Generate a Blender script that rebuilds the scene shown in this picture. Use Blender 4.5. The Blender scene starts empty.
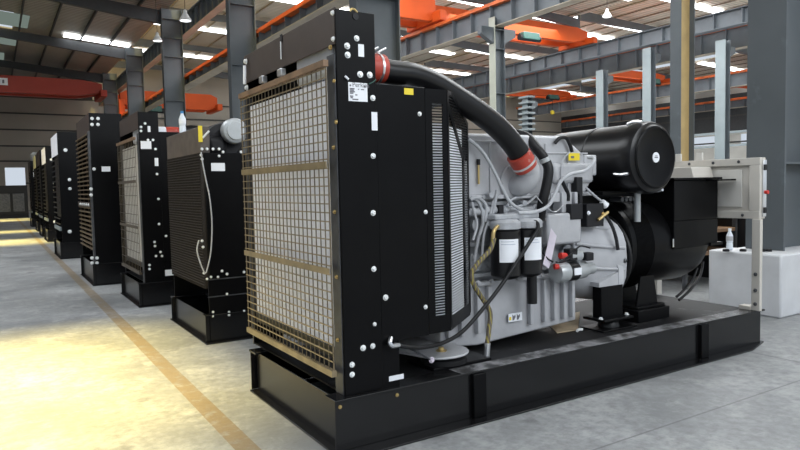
import bpy, bmesh, math, random
from mathutils import Vector, Matrix
random.seed(7)
SC = bpy.context.scene
COL = SC.collection
PI = math.pi

# ------------------------------------------------------------------ camera
FOC, YAW, PITCH, ROLL = 650.0, 1.01299616, 5.976e-2, 2.146e-2
CAM = Vector((-1.51130341, -3.15520797, 1.45))
fwd = Vector((math.cos(YAW) * math.cos(PITCH), math.sin(YAW) * math.cos(PITCH), -math.sin(PITCH)))
r0 = fwd.cross(Vector((0, 0, 1))).normalized()
d0 = fwd.cross(r0)
rgt = math.cos(ROLL) * r0 + math.sin(ROLL) * d0
dwn = -math.sin(ROLL) * r0 + math.cos(ROLL) * d0
cam_data = bpy.data.cameras.new('camera')
cam = bpy.data.objects.new('camera', cam_data)
COL.objects.link(cam)
cam.matrix_world = Matrix(((rgt.x, -dwn.x, -fwd.x, CAM.x), (rgt.y, -dwn.y, -fwd.y, CAM.y), (rgt.z, -dwn.z, -fwd.z, CAM.z), (0, 0, 0, 1)))
cam_data.sensor_width = 36.0
cam_data.lens = 36.0 * FOC / 800.0
cam_data.clip_end = 300
SC.camera = cam

# ------------------------------------------------------------------ world, sun, exposure
world = bpy.data.worlds.new('world')
SC.world = world
world.use_nodes = True
bg = world.node_tree.nodes['Background']
bg.inputs[0].default_value = (0.80, 0.89, 1.0, 1)
bg.inputs[1].default_value = 0.75
SUN_DIR = Vector((0.10, 0.14, -1.0)).normalized()
sd = bpy.data.lights.new('sun', 'SUN')
sd.energy = 20.0
sd.angle = math.radians(9.0)
sd.color = (1.0, 0.79, 0.26)
sun = bpy.data.objects.new('sun', sd)
COL.objects.link(sun)
sun.rotation_euler = SUN_DIR.to_track_quat('-Z', 'Y').to_euler()
SC.view_settings.view_transform = 'Standard'
SC.view_settings.look = 'None'
SC.view_settings.exposure = 0.0
SC.view_settings.gamma = 1.0
SC.view_settings.use_curve_mapping = False
SC.cycles.use_denoising = True
SC.cycles.max_bounces = 7
SC.cycles.sample_clamp_indirect = 6.0
SKY_EMIT = 6.0


# added area lights: downward fill for the roof skylights, plus one tilted side fill
def area(name, loc, sx, sy, power, color=(0.93, 0.97, 1.0), rot=(0, 0, 0)):
    l = bpy.data.lights.new(name, 'AREA')
    l.shape = 'RECTANGLE'
    l.size, l.size_y = sx, sy
    l.energy = power
    l.color = color
    o = bpy.data.objects.new(name, l)
    COL.objects.link(o)
    o.location = loc
    o.rotation_euler = rot
    return o


area('daylight_fill', (-2.0, -3.5, 9.8), 7, 6, 480)
area('daylight_fill', (4.0, -10.0, 7.5), 9, 5, 760, rot=(math.radians(62), 0, math.radians(8)))  # added side fill beyond the hall, tilted at the engine; no window stands there
area('daylight_fill', (-5.5, 12.0, 10.3), 6, 14, 1500)
area('daylight_fill', (12.5, 2.0, 11.8), 9, 8, 1800)
area('daylight_fill', (12.5, 24.0, 11.8), 9, 20, 2500)
area('daylight_fill', (27.0, 22.0, 11.8), 9, 30, 5500)
area('daylight_fill', (45.0, 25.0, 11.3), 14, 40, 8500)


# ------------------------------------------------------------------ materials
def new_mat(name):
    m = bpy.data.materials.new(name)
    m.use_nodes = True
    nt = m.node_tree
    return m, nt, nt.nodes['Principled BSDF']


def mat(name, col, rough=0.5, metal=0.0, var=0.12, scale=6.0, bump=0.0, bscale=60.0, spec=0.5, coat=0.0, wear=None):
    m, nt, b = new_mat(name)
    n = nt.nodes.new('ShaderNodeTexNoise')
    n.inputs['Scale'].default_value = scale
    n.inputs['Detail'].default_value = 5
    tc = nt.nodes.new('ShaderNodeTexCoord')
    nt.links.new(tc.outputs['Object'], n.inputs['Vector'])
    r = nt.nodes.new('ShaderNodeValToRGB')
    r.color_ramp.elements[0].position = 0.3
    r.color_ramp.elements[1].position = 0.7
    c0 = [max(0, c * (1 - var)) for c in col]
    c1 = [min(1, c * (1 + var)) for c in col]
    r.color_ramp.elements[0].color = (*c0, 1)
    r.color_ramp.elements[1].color = (*c1, 1)
    nt.links.new(n.outputs['Fac'], r.inputs[0])
    out = r.outputs[0]
    if wear:
        n2 = nt.nodes.new('ShaderNodeTexNoise')
        n2.inputs['Scale'].default_value = wear[1]
        n2.inputs['Detail'].default_value = 9
        n2.inputs['Roughness'].default_value = 0.7
        nt.links.new(tc.outputs['Object'], n2.inputs['Vector'])
        r2 = nt.nodes.new('ShaderNodeValToRGB')
        r2.color_ramp.elements[0].position = wear[2]
        r2.color_ramp.elements[1].position = wear[2] + 0.12
        nt.links.new(n2.outputs['Fac'], r2.inputs[0])
        mx = nt.nodes.new('ShaderNodeMix')
        mx.data_type = 'RGBA'
        nt.links.new(r2.outputs[0], mx.inputs[0])
        nt.links.new(out, mx.inputs[6])
        mx.inputs[7].default_value = (*wear[0], 1)
        out = mx.outputs[2]
    nt.links.new(out, b.inputs['Base Color'])
    b.inputs['Roughness'].default_value = rough
    b.inputs['Metallic'].default_value = metal
    b.inputs['Specular IOR Level'].default_value = spec
    b.inputs['Coat Weight'].default_value = coat
    if bump:
        n3 = nt.nodes.new('ShaderNodeTexNoise')
        n3.inputs['Scale'].default_value = bscale
        nt.links.new(tc.outputs['Object'], n3.inputs['Vector'])
        bp = nt.nodes.new('ShaderNodeBump')
        bp.inputs['Strength'].default_value = bump
        bp.inputs['Distance'].default_value = 0.01
        nt.links.new(n3.outputs['Fac'], bp.inputs['Height'])
        nt.links.new(bp.outputs[0], b.inputs['Normal'])
    return m


M = {}
M['black'] = mat('black_enamel', (0.0045, 0.0045, 0.005), 0.30, bump=0.04, bscale=20, spec=0.10)
M['skidblack'] = mat('black_skid_enamel', (0.006, 0.006, 0.0065), 0.22, bump=0.03, bscale=12, spec=0.40)
M['deck'] = mat('scuffed_black_deck', (0.010, 0.010, 0.011), 0.5, spec=0.12, wear=((0.085, 0.085, 0.088), 5.0, 0.58))
M['blackgloss'] = mat('gloss_black', (0.006, 0.006, 0.007), 0.30, spec=0.35)
M['rubber'] = mat('rubber', (0.009, 0.009, 0.010), 0.40, spec=0.3)
M['panelbrown'] = mat('brown_black_panel', (0.050, 0.036, 0.031), 0.5, spec=0.3)
M['enggrey'] = mat('grey_engine_enamel', (0.43, 0.435, 0.455), 0.38, var=0.10, scale=5, bump=0.15, bscale=30, wear=((0.28, 0.28, 0.30), 9.0, 0.66))
M['castgrey'] = mat('cast_grey', (0.36, 0.37, 0.39), 0.45, var=0.2, scale=14, bump=0.35, bscale=45)
M['slotlight'] = mat('painted_slot_light', (0.80, 0.82, 0.86), 0.45, var=0.15, scale=7)
M['core'] = mat('radiator_core_white', (0.88, 0.88, 0.92), 0.5, var=0.03, scale=20)
M['corebeige'] = mat('radiator_core_beige', (0.62, 0.60, 0.56), 0.6, var=0.1, scale=20)
M['corebrown'] = mat('radiator_core_brown', (0.030, 0.025, 0.022), 0.55, var=0.2, scale=30, spec=0.3)
M['wire'] = mat('zinc_yellow_wire', (0.27, 0.215, 0.13), 0.42, metal=0.5, var=0.25, scale=8)
M['wirethin'] = mat('dull_zinc_wire', (0.16, 0.13, 0.09), 0.5, metal=0.4, var=0.25, scale=8)
M['darkwire'] = mat('dark_brown_wire', (0.10, 0.08, 0.06), 0.5, metal=0.4)
M['rail'] = mat('rusty_zinc_rail', (0.22, 0.14, 0.085), 0.5, metal=0.4, var=0.35, scale=7)
M['steel'] = mat('bright_steel', (0.75, 0.76, 0.78), 0.28, metal=0.9)
M['bolt'] = mat('zinc_bolt', (0.80, 0.82, 0.82), 0.4, metal=0.25)
M['darksteel'] = mat('dull_steel', (0.07, 0.073, 0.08), 0.42, metal=0.3, var=0.35, scale=12)
M['brass'] = mat('brass', (0.60, 0.45, 0.20), 0.35, metal=0.8)
M['red'] = mat('red_silicone', (0.42, 0.05, 0.03), 0.4, wear=((0.55, 0.42, 0.38), 14.0, 0.55))
M['redplastic'] = mat('red_plastic', (0.6, 0.03, 0.02), 0.4)
M['label'] = mat('white_label', (0.82, 0.84, 0.88), 0.5, var=0.02)
M['ink'] = mat('grey_ink', (0.14, 0.14, 0.16), 0.6)
M['yellow'] = mat('yellow_label', (0.80, 0.62, 0.03), 0.5, var=0.05)
M['beige'] = mat('beige_cabinet_paint', (0.56, 0.53, 0.48), 0.45, var=0.04)
M['beige2'] = mat('pale_cabinet_panel', (0.62, 0.60, 0.56), 0.45, var=0.04)
M['hosegrey'] = mat('grey_conduit', (0.42, 0.43, 0.45), 0.5)
M['pinktag'] = mat('pale_lilac_tag', (0.66, 0.60, 0.68), 0.6)
M['column'] = mat('grey_column_paint', (0.085, 0.098, 0.108), 0.5, var=0.12, scale=1.2, wear=((0.12, 0.14, 0.155), 2.0, 0.6))
M['columnpale'] = mat('pale_grey_column_paint', (0.20, 0.235, 0.245), 0.5, var=0.12, scale=1.0)
M['columncream'] = mat('cream_lit_column_paint', (0.36, 0.37, 0.31), 0.5, var=0.12, scale=1.0)  # paler flange colour that paints in the light falling on it
M['columnochre'] = mat('ochre_lit_paint', (0.42, 0.30, 0.13), 0.5, var=0.2, scale=1.0)  # warm light on a column web, put into its colour
M['girder'] = mat('girder_grey_paint', (0.115, 0.13, 0.145), 0.55, var=0.15, scale=0.8)
M['girdercream'] = mat('girder_flange_primer', (0.36, 0.31, 0.24), 0.6, var=0.2, scale=0.8)
M['railorange'] = mat('orange_crane_rail', (0.60, 0.13, 0.03), 0.55, var=0.25, scale=2)
M['orange'] = mat('orange_crane_paint', (0.60, 0.085, 0.012), 0.55, spec=0.3, var=0.1, scale=0.6)
M['redcrane'] = mat('red_crane_paint', (0.36, 0.035, 0.015), 0.5, var=0.1, scale=0.6)
M['green'] = mat('green_hoist_paint', (0.03, 0.10, 0.08), 0.45)
M['white'] = mat('white_enamel', (0.75, 0.76, 0.76), 0.4, var=0.03)
M['canisterdark'] = mat('dull_grey_canister', (0.20, 0.21, 0.21), 0.4, metal=0.3)
M['canister'] = mat('silver_grey_canister', (0.42, 0.44, 0.45), 0.3, metal=0.3)
M['wrap'] = mat('white_wrapping_sheet', (0.58, 0.59, 0.61), 0.5, var=0.08, scale=3, bump=0.5, bscale=6)
M['cardboard'] = mat('tan_cardboard', (0.42, 0.33, 0.22), 0.8, var=0.15)
M['wood'] = mat('brown_wood', (0.22, 0.13, 0.075), 0.7, var=0.3, scale=4)
M['bottle'] = mat('clear_bottle_plastic', (0.75, 0.80, 0.86), 0.15, var=0.03)
M['bluecap'] = mat('blue_cap', (0.05, 0.25, 0.55), 0.4)
M['wallbeige'] = mat('beige_wall_sheet', (0.42, 0.38, 0.32), 0.7, var=0.1, scale=0.3)
M['wallpale'] = mat('pale_wall_sheet', (0.50, 0.49, 0.45), 0.7, var=0.15, scale=0.3)
M['seam'] = mat('dark_wall_seam', (0.07, 0.07, 0.065), 0.7)
M['purlin'] = mat('dark_purlin', (0.045, 0.047, 0.05), 0.6)
M['purlin2'] = mat('tan_purlin', (0.26, 0.22, 0.17), 0.6)
M['cranedark'] = mat('dark_machine', (0.010, 0.010, 0.012), 0.5, spec=0.3)


def hose_mat():
    m, nt, b = new_mat('yellow_striped_hose')
    tc = nt.nodes.new('ShaderNodeTexCoord')
    w = nt.nodes.new('ShaderNodeTexWave')
    w.inputs['Scale'].default_value = 14
    w.inputs['Distortion'].default_value = 3
    nt.links.new(tc.outputs['Object'], w.inputs['Vector'])
    r = nt.nodes.new('ShaderNodeValToRGB')
    r.color_ramp.elements[0].position = 0.72
    r.color_ramp.elements[0].color = (0.11, 0.09, 0.07, 1)
    r.color_ramp.elements[1].position = 0.8
    r.color_ramp.elements[1].color = (0.30, 0.25, 0.06, 1)
    nt.links.new(w.outputs['Fac'], r.inputs[0])
    nt.links.new(r.outputs[0], b.inputs['Base Color'])
    b.inputs['Roughness'].default_value = 0.6
    return m


M['stripehose'] = hose_mat()


def roof_mat(name, col, col2):
    m, nt, b = new_mat(name)
    tc = nt.nodes.new('ShaderNodeTexCoord')
    w = nt.nodes.new('ShaderNodeTexWave')
    w.bands_direction = 'Y'
    w.inputs['Scale'].default_value = 1.0
    nt.links.new(tc.outputs['Object'], w.inputs['Vector'])
    n = nt.nodes.new('ShaderNodeTexNoise')
    n.inputs['Scale'].default_value = 0.6
    n.inputs['Detail'].default_value = 6
    nt.links.new(tc.outputs['Object'], n.inputs['Vector'])
    mx = nt.nodes.new('ShaderNodeMix')
    mx.data_type = 'RGBA'
    nt.links.new(n.outputs['Fac'], mx.inputs[0])
    mx.inputs[6].default_value = (*col, 1)
    mx.inputs[7].default_value = (*col2, 1)
    mt = nt.nodes.new('ShaderNodeMix')
    mt.data_type = 'RGBA'
    mt.inputs[0].default_value = 0.35
    mt.blend_type = 'MULTIPLY'
    nt.links.new(mx.outputs[2], mt.inputs[6])
    nt.links.new(w.outputs['Color'], mt.inputs[7])
    nt.links.new(mt.outputs[2], b.inputs['Base Color'])
    b.inputs['Roughness'].default_value = 0.55
    bp = nt.nodes.new('ShaderNodeBump')
    bp.inputs['Distance'].default_value = 0.05
    nt.links.new(w.outputs['Fac'], bp.inputs['Height'])
    nt.links.new(bp.outputs[0], b.inputs['Normal'])
    return m


M['roofdark'] = roof_mat('underlit_roof_sheet', (0.30, 0.28, 0.25), (0.44, 0.41, 0.36))  # aisle sheet made darker: its weak lighting is put into the colour
M['roofbeige'] = roof_mat('cream_roof_sheet', (0.62, 0.55, 0.44), (0.80, 0.74, 0.62))


def emit_mat(name, col, s):
    m = bpy.data.materials.new(name)
    m.use_nodes = True
    nt = m.node_tree
    nt.nodes.clear()
    e = nt.nodes.new('ShaderNodeEmission')
    e.inputs[0].default_value = (*col, 1)
    e.inputs[1].default_value = s
    o = nt.nodes.new('ShaderNodeOutputMaterial')
    nt.links.new(e.outputs[0], o.inputs[0])
    return m


M['skylight'] = emit_mat('daylit_roof_panel', (0.93, 0.97, 1.0), SKY_EMIT)
M['skydim'] = emit_mat('grimy_daylit_roof_panel', (0.55, 0.68, 0.60), 0.28)
M['lamp'] = emit_mat('lamp_bulb', (0.95, 0.97, 1.0), 3.0)


def floor_mat():
    m, nt, b = new_mat('concrete_floor')
    L = nt.links
    N = nt.nodes
    geo = N.new('ShaderNodeNewGeometry')
    pos = geo.outputs['Position']

    def noise(scale, detail=6, rough=0.55, vec=None):
        n = N.new('ShaderNodeTexNoise')
        n.inputs['Scale'].default_value = scale
        n.inputs['Detail'].default_value = detail
        n.inputs['Roughness'].default_value = rough
        L.new(vec or pos, n.inputs['Vector'])
        return n.outputs['Fac']

    def ramp(fac, p0, c0, p1, c1):
        r = N.new('ShaderNodeValToRGB')
        r.color_ramp.elements[0].position = p0
        r.color_ramp.elements[0].color = (*c0, 1)
        r.color_ramp.elements[1].position = p1
        r.color_ramp.elements[1].color = (*c1, 1)
        L.new(fac, r.inputs[0])
        return r.outputs[0]

    def mix(f, a, bb, mode='MIX'):
        x = N.new('ShaderNodeMix')
        x.data_type = 'RGBA'
        x.blend_type = mode
        for s, v in ((0, f), (6, a), (7, bb)):
            if isinstance(v, tuple):
                x.inputs[s].default_value = (*v, 1)
            elif isinstance(v, float):
                x.inputs[s].default_value = v
            else:
                L.new(v, x.inputs[s])
        return x.outputs[2]

    def math_(op, a, bb=None):
        x = N.new('ShaderNodeMath')
        x.operation = op
        for s, v in ((0, a), (1, bb)):
            if v is None:
                continue
            if isinstance(v, (int, float)):
                x.inputs[s].default_value = v
            else:
                L.new(v, x.inputs[s])
        return x.outputs[0]
    sep = N.new('ShaderNodeSeparateXYZ')
    L.new(pos, sep.inputs[0])
    X, Y = sep.outputs[0], sep.outputs[1]
    base = ramp(noise(0.9, 8, 0.6), 0.33, (0.17, 0.178, 0.185), 0.67, (0.36, 0.37, 0.375))
    base = mix(ramp(noise(14, 6, 0.7), 0.38, (0, 0, 0), 0.68, (0.8, 0.8, 0.8)), base, (0.16, 0.163, 0.165))
    base = mix(ramp(noise(3.2, 8, 0.75), 0.52, (0, 0, 0), 0.66, (0.55, 0.55, 0.55)), base, (0.44, 0.445, 0.44))
    # dark oil stains
    st = ramp(noise(2.3, 5, 0.55), 0.63, (0, 0, 0), 0.70, (0.65, 0.65, 0.65))
    base = mix(st, base, (0.10, 0.10, 0.105))
    # tan painted lane line, worn, along the row
    d = math_('ABSOLUTE', math_('SUBTRACT', X, -0.375))
    on = math_('LESS_THAN', d, 0.062)
    worn = ramp(noise(9, 6, 0.7), 0.28, (0, 0, 0), 0.48, (0.85, 0.85, 0.85))
    base = mix(math_('MULTIPLY', on, worn), base, (0.185, 0.14, 0.085))
    # saw cut joints
    j2 = math_('LESS_THAN', math_('ABSOLUTE', math_('SUBTRACT', math_('PINGPONG', math_('ADD', X, 2.2), 3.0), 0.006)), 0.006)
    j3 = math_('LESS_THAN', math_('PINGPONG', math_('ADD', Y, 0.775), 3.0), 0.007)
    jj = math_('MAXIMUM', j2, j3)
    base = mix(math_('MULTIPLY', jj, 0.55), base, (0.08, 0.08, 0.085))
    L.new(base, b.inputs['Base Color'])
    rr = N.new('ShaderNodeMapRange')
    L.new(noise(1.3, 5), rr.inputs[0])
    rr.inputs[3].default_value = 0.30
    rr.inputs[4].default_value = 0.62
    L.new(rr.outputs[0], b.inputs['Roughness'])
    bp = N.new('ShaderNodeBump')
    bp.inputs['Strength'].default_value = 0.15
    bp.inputs['Distance'].default_value = 0.01
    L.new(noise(30, 6), bp.inputs['Height'])
    L.new(bp.outputs[0], b.inputs['Normal'])
    return m


M['floor'] = floor_mat()


# ------------------------------------------------------------------ helpers
def pt(axis, val, px, py):
    """Point of the plane axis=val that the sight line through photograph position (px, py) meets."""
    d = rgt * ((px - 400) / FOC) + dwn * ((py - 225) / FOC) + fwd
    i = 'XYZ'.index(axis)
    return CAM + d * ((val - CAM[i]) / d[i])


def ys(y, pts):
    """Points on planes Y = y for hoses and tubes; a third value per point replaces y."""
    return [pt('Y', p[2] if len(p) > 2 else y, p[0], p[1]) for p in pts]


def link(o, parent=None):
    COL.objects.link(o)
    if parent:
        o.parent = parent
    return o


def tag(o, label=None, cat=None, group=None, kind=None):
    if label: o['label'] = label
    if cat: o['category'] = cat
    if group: o['group'] = group
    if kind: o['kind'] = kind
    return o


def thing(name, loc, label, cat, group=None):
    o = bpy.data.objects.new(name, None)
    o.empty_display_size = 0.1
    link(o)
    o.location = loc
    return tag(o, label, cat, group)


class MB:
    def __init__(s):
        s.bm = bmesh.new()

    def box(s, x0, x1, y0, y1, z0, z1):
        v = [s.bm.verts.new((x, y, z)) for x in (x0, x1) for y in (y0, y1) for z in (z0, z1)]
        for f in ((0, 1, 3, 2), (4, 6, 7, 5), (0, 4, 5, 1), (2, 3, 7, 6), (0, 2, 6, 4), (1, 5, 7, 3)):
            s.bm.faces.new([v[i] for i in f])
        return s

    def prism(s, poly, axis, a, b):
        """poly: 2D points; axis = extrusion axis; other two in order X,Y,Z."""
        def mk(p, t):
            if axis == 'X': return (t, p[0], p[1])
            if axis == 'Y': return (p[0], t, p[1])
            return (p[0], p[1], t)
        A = [s.bm.verts.new(mk(p, a)) for p in poly]
        B = [s.bm.verts.new(mk(p, b)) for p in poly]
        n = len(poly)
        s.bm.faces.new(A)
        s.bm.faces.new(B[::-1])
        for i in range(n):
            s.bm.faces.new([A[i], A[(i + 1) % n], B[(i + 1) % n], B[i]])
        return s

    def ring(s, c, u, v, r, n):
        return [s.bm.verts.new(c + u * (r * math.cos(2 * PI * i / n)) + v * (r * math.sin(2 * PI * i / n))) for i in range(n)]

    def loft(s, rings, caps=True):
        n = len(rings[0])
        for a, b in zip(rings, rings[1:]):
            for i in range(n):
                s.bm.faces.new([a[i], a[(i + 1) % n], b[(i + 1) % n], b[i]])
        if caps:
            s.bm.faces.new(rings[0][::-1])
            s.bm.faces.new(rings[-1])
        return s

    def lathe(s, p0, axis, prof, n=28):
        """prof: list of (distance along axis, radius)."""
        p0 = Vector(p0)
        a = Vector(axis).normalized()
        u = a.orthogonal().normalized()
        v = a.cross(u)
        return s.loft([s.ring(p0 + a * t, u, v, max(r, 1e-4), n) for t, r in prof])

    def cyl(s, p0, p1, r, n=16, r2=None):
        p0, p1 = Vector(p0), Vector(p1)
        d = p1 - p0
        return s.lathe(p0, d, [(0, r), (d.length, r if r2 is None else r2)], n)

    def tube(s, pts, r, n=10, sub=6):
        P = [Vector(p) for p in pts]
        if len(P) > 2 and sub > 1:
            Q = []
            for i in range(len(P) - 1):
                a, b, c, d = P[max(i - 1, 0)], P[i], P[i + 1], P[min(i + 2, len(P) - 1)]
                for k in range(sub):
                    t = k / sub
                    Q.append(0.5 * ((2 * b) + (c - a) * t + (2 * a - 5 * b + 4 * c - d) * t * t + (3 * b - a - 3 * c + d) * t ** 3))
            Q.append(P[-1])
            P = Q
        rings = []
        u = None
        for i, p in enumerate(P):
            tdir = (P[min(i + 1, len(P) - 1)] - P[max(i - 1, 0)]).normalized()
            if u is None:
                u = tdir.orthogonal().normalized()
            u = (u - tdir * u.dot(tdir)).normalized()
            v = tdir.cross(u)
            rr = r(i / (len(P) - 1)) if callable(r) else r
            rings.append(s.ring(p, u, v, rr, n))
        return s.loft(rings)

    def build(s, name, m, parent=None, bevel=0.0, smooth=True):
        bmesh.ops.recalc_face_normals(s.bm, faces=s.bm.faces)
        me = bpy.data.meshes.new(name)
        s.bm.to_mesh(me)
        s.bm.free()
        if smooth:
            me.polygons.foreach_set('use_smooth', [True] * len(me.polygons))
            me.set_sharp_from_angle(angle=math.radians(35))
        me.materials.append(M[m] if isinstance(m, str) else m)
        o = link(bpy.data.objects.new(name, me), parent)
        if parent is not None and parent.type == 'EMPTY':
            pass
        if bevel:
            b = o.modifiers.new('edge', 'BEVEL')
            b.width = bevel
            b.segments = 2
            b.limit_method = 'ANGLE'
        return o


def bx(name, m, parent, *b, bevel=0.0):
    return MB().box(*b).build(name, m, parent, bevel)


def copy_tree(o, parent=None, repl=None):
    c = o.copy()
    link(c, parent)
    for ch in list(o.children):
        copy_tree(ch, c)
    return c


def bolt_on_side(name, p, parent, r=0.013, m='bolt', axis='Y', sgn=-1):
    """hexagon bolt head with washer; one mesh"""
    a = {'Y': Vector((0, sgn, 0)), 'X': Vector((sgn, 0, 0)), 'Z': Vector((0, 0, sgn))}[axis]
    mb = MB()
    mb.lathe(p, a, [(0, r * 1.35), (0.003, r * 1.35)], 16)
    mb.lathe(Vector(p) + a * 0.003, a, [(0, r), (r * 0.7, r), (r * 0.9, r * 0.75)], 6)
    return mb.build(name, m, parent, smooth=False)


# ------------------------------------------------------------------ the hall
ROW = 6.2      # first column row
X2, X3, X4 = 19.4, 34.5, 56.0
YMIN, YMAX = -9.0, 62.0
XMIN, XMAX = -13.0, 66.0


def struct(o):
    o['kind'] = 'structure'
    return o


struct(MB().box(XMIN, XMAX, YMIN, YMAX, -0.2, 0).build('floor', 'floor', smooth=False))

# roof: separate pitched sheets per bay; the aisle bay has added openings, out of view, shaped to sun the floor patches
ceiling = struct(bpy.data.objects.new('ceiling', None))
link(ceiling)


def zroof(bay, x):
    x0, z0, x1, z1 = bay
    return z0 + (z1 - z0) * (x - x0) / (x1 - x0)


BAYS = {'aisle': (XMIN, 11.9, ROW, 10.35), 'second': (ROW, 13.3, X2, 12.9), 'third': (X2, 13.9, X3, 13.3), 'fourth': (X3, 13.9, X4, 13.3), 'fifth': (X4, 12.7, XMAX, 12.3)}


def hole_for(x0, x1, y0, y1):
    """roof opening that lets the sun reach the given floor patch"""
    t = 11.1 / -SUN_DIR.z
    return (x0 - SUN_DIR.x * t, x1 - SUN_DIR.x * t, y0 - SUN_DIR.y * t, y1 - SUN_DIR.y * t)


HOLES = [hole_for(-3.6, -0.35, 0.7, 4.3), hole_for(-4.5, 0.1, 18.6, 20.9), hole_for(-4.5, 0.3, 25.5, 27.0), hole_for(-5, 1.0, 38, 42)]


def roof_sheet(bay, m, holes=()):
    x0, z0, x1, z1 = bay
    xs = sorted({x0, x1, *[h[0] for h in holes], *[h[1] for h in holes]})
    yy = sorted({YMIN, YMAX, *[h[2] for h in holes], *[h[3] for h in holes]})
    mb = MB()
    for xa, xb in zip(xs, xs[1:]):
        for ya, yb in zip(yy, yy[1:]):
            cx, cy = (xa + xb) / 2, (ya + yb) / 2
            if any(h[0] < cx < h[1] and h[2] < cy < h[3] for h in holes):
                continue
            za, zb = zroof(bay, xa), zroof(bay, xb)
            mb.prism([(xa, za), (xb, zb), (xb, zb + 0.08), (xa, za + 0.08)], 'Y', ya, yb)
    return mb.build('roof_sheet', m, ceiling, smooth=False)


COLY = [0.65 + 9.75 * k for k in range(-1, 7)]
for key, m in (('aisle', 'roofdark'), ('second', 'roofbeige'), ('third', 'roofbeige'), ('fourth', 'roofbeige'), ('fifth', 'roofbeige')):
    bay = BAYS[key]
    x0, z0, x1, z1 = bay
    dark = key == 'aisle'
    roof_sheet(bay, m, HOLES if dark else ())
    # purlins along the row direction
    step = 1.55 if dark else 1.7
    x = x0 + 0.8
    while x < x1 - 0.3:
        z = zroof(bay, x)
        if not any(h[0] - 0.1 < x < h[1] + 0.1 for h in (HOLES[:1] if dark else ())):
            MB().box(x - 0.035, x + 0.035, YMIN, YMAX, z - (0.2 if dark else 0.10), z - 0.02).build('purlin', 'purlin' if dark else 'purlin2', ceiling, smooth=False)
        x += step
    # rafters across, at the columns
    for y in COLY:
        if y < 0 or (dark and y < 15):
            continue
        MB().prism([(x0, z0 - 0.26), (x1, z1 - 0.26), (x1, z1 - 0.9), ((x0 + x1) / 2, (z0 + z1) / 2 - 0.62), (x0, z0 - 0.9)], 'Y', y - 0.12, y + 0.12).build('rafter', 'purlin' if dark else 'girder', ceiling, smooth=False)
    # skylight strips down the slope, between purlins
    ylist = [39.3] if dark else [y + 4.9 for y in COLY[1:-1]] + ([y + 1.6 for y in COLY[1:-1]] if key in ('third', 'fourth') else [])
    for y in ylist:
        xa = 2.4 if dark else x0 + 0.4
        xb = x1 - 0.25
        za, zb = zroof(bay, xa) - 0.125, zroof(bay, xb) - 0.125
        MB().prism([(xa, za), (xb, zb), (xb, zb + 0.02), (xa, za + 0.02)], 'Y', y - 0.4, y + 0.4).build('skylight_panel', 'skylight', ceiling, smooth=False)
for ya, yb, xa, xb in ((38.6, 39.6, -6.5, -1.2), (29.5, 32.5, -3.6, -0.6), (36.5, 39.5, -0.9, 0.6), (41, 45, -3.5, 0.2), (48, 52, -3.0, -0.4)):
    za, zb = zroof(BAYS['aisle'], xa) - 0.03, zroof(BAYS['aisle'], xb) - 0.03
    MB().prism([(xa, za), (xb, zb), (xb, zb + 0.02), (xa, za + 0.02)], 'Y', ya, yb).build('skylight_panel', 'skylight' if ya == 38.6 else 'skydim', ceiling, smooth=False)

# end wall with an open doorway, side walls
DX0, DX1, DZ = -0.55, 0.95, 3.75
w = MB()
w.box(XMIN, DX0, YMAX, YMAX + 0.2, 0, 13)
w.box(DX1, XMAX, YMAX, YMAX + 0.2, 0, 13)
w.box(DX0, DX1, YMAX, YMAX + 0.2, DZ, 13)
wall = struct(w.build('wall_back', 'wallbeige', smooth=False))
for z in (2.4, 4.3, 5.6, 7.0, 8.4, 9.8):
    bx('wall_rail', 'seam', wall, DX1 if z < DZ else XMIN, XMAX, YMAX - 0.12, YMAX - 0.001, z - 0.06, z + 0.06)
struct(bx('wall_left', 'wallbeige', None, XMIN - 0.2, XMIN, 6, YMAX, 0, 13))
wr = MB()
wr.box(XMAX, XMAX + 0.2, YMIN, YMAX, 0, 2.2)
wr.box(XMAX, XMAX + 0.2, YMIN, YMAX, 3.6, 5.2)
wr.box(XMAX, XMAX + 0.2, YMIN, YMAX, 6.2, 13)
y = YMIN
while y < YMAX:
    wr.box(XMAX + 0.01, XMAX + 0.19, y, y + 1.5, 2.1, 6.3)
    y += 6.5
wall_r = struct(wr.build('wall_right', 'wallpale', smooth=False))
for z in (1.2, 2.3, 5.4, 8.2):
    bx('wall_rail', 'seam', wall_r, XMAX - 0.12, XMAX - 0.001, YMIN, YMAX, z - 0.08, z + 0.08)
bx('wall_cladding', 'purlin', wall_r, XMAX - 0.10, XMAX - 0.002, YMIN, YMAX, 6.6, 10.5)


# ---- columns
def column(x, y, h, label, dx=0.92, fw=0.36, m='column', group='charcoal columns beside the generator row', stiff=True, corbel=None, mflange=None, mweb=None):
    c = thing('steel_column', (x, y, 0), label, 'column', group)
    t = 0.03
    bx('web', mweb or m, c, -dx / 2 + t, dx / 2 - t, -0.015, 0.015, 0, h)
    bx('flange', mflange or m, c, -dx / 2, -dx / 2 + t, -fw / 2, fw / 2, 0, h)
    bx('flange', m, c, dx / 2 - t, dx / 2, -fw / 2, fw / 2, 0, h)
    bx('base_plate', m, c, -dx / 2 - 0.12, dx / 2 + 0.12, -fw / 2 - 0.1, fw / 2 + 0.1, 0, 0.04)
    z = 1.6
    while stiff and z < h:
        bx('stiffener', m, c, -dx / 2 + t, dx / 2 - t, -fw / 2 + 0.01, fw / 2 - 0.01, z, z + 0.025)
        z += 2.1 if z < 6 else 0.9
    if corbel:
        zt, s0, s1 = corbel
        for sg, ok in ((-1, s0), (1, s1)):
            if ok:
                xa = sg * dx / 2
                xb = sg * (dx / 2 + 0.75)
                MB().prism([(xa, zt - 0.75), (xb, zt - 0.35), (xb, zt), (xa, zt)], 'Y', -0.15, 0.15).build('bracket', m, c, smooth=False)
    return c


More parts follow.
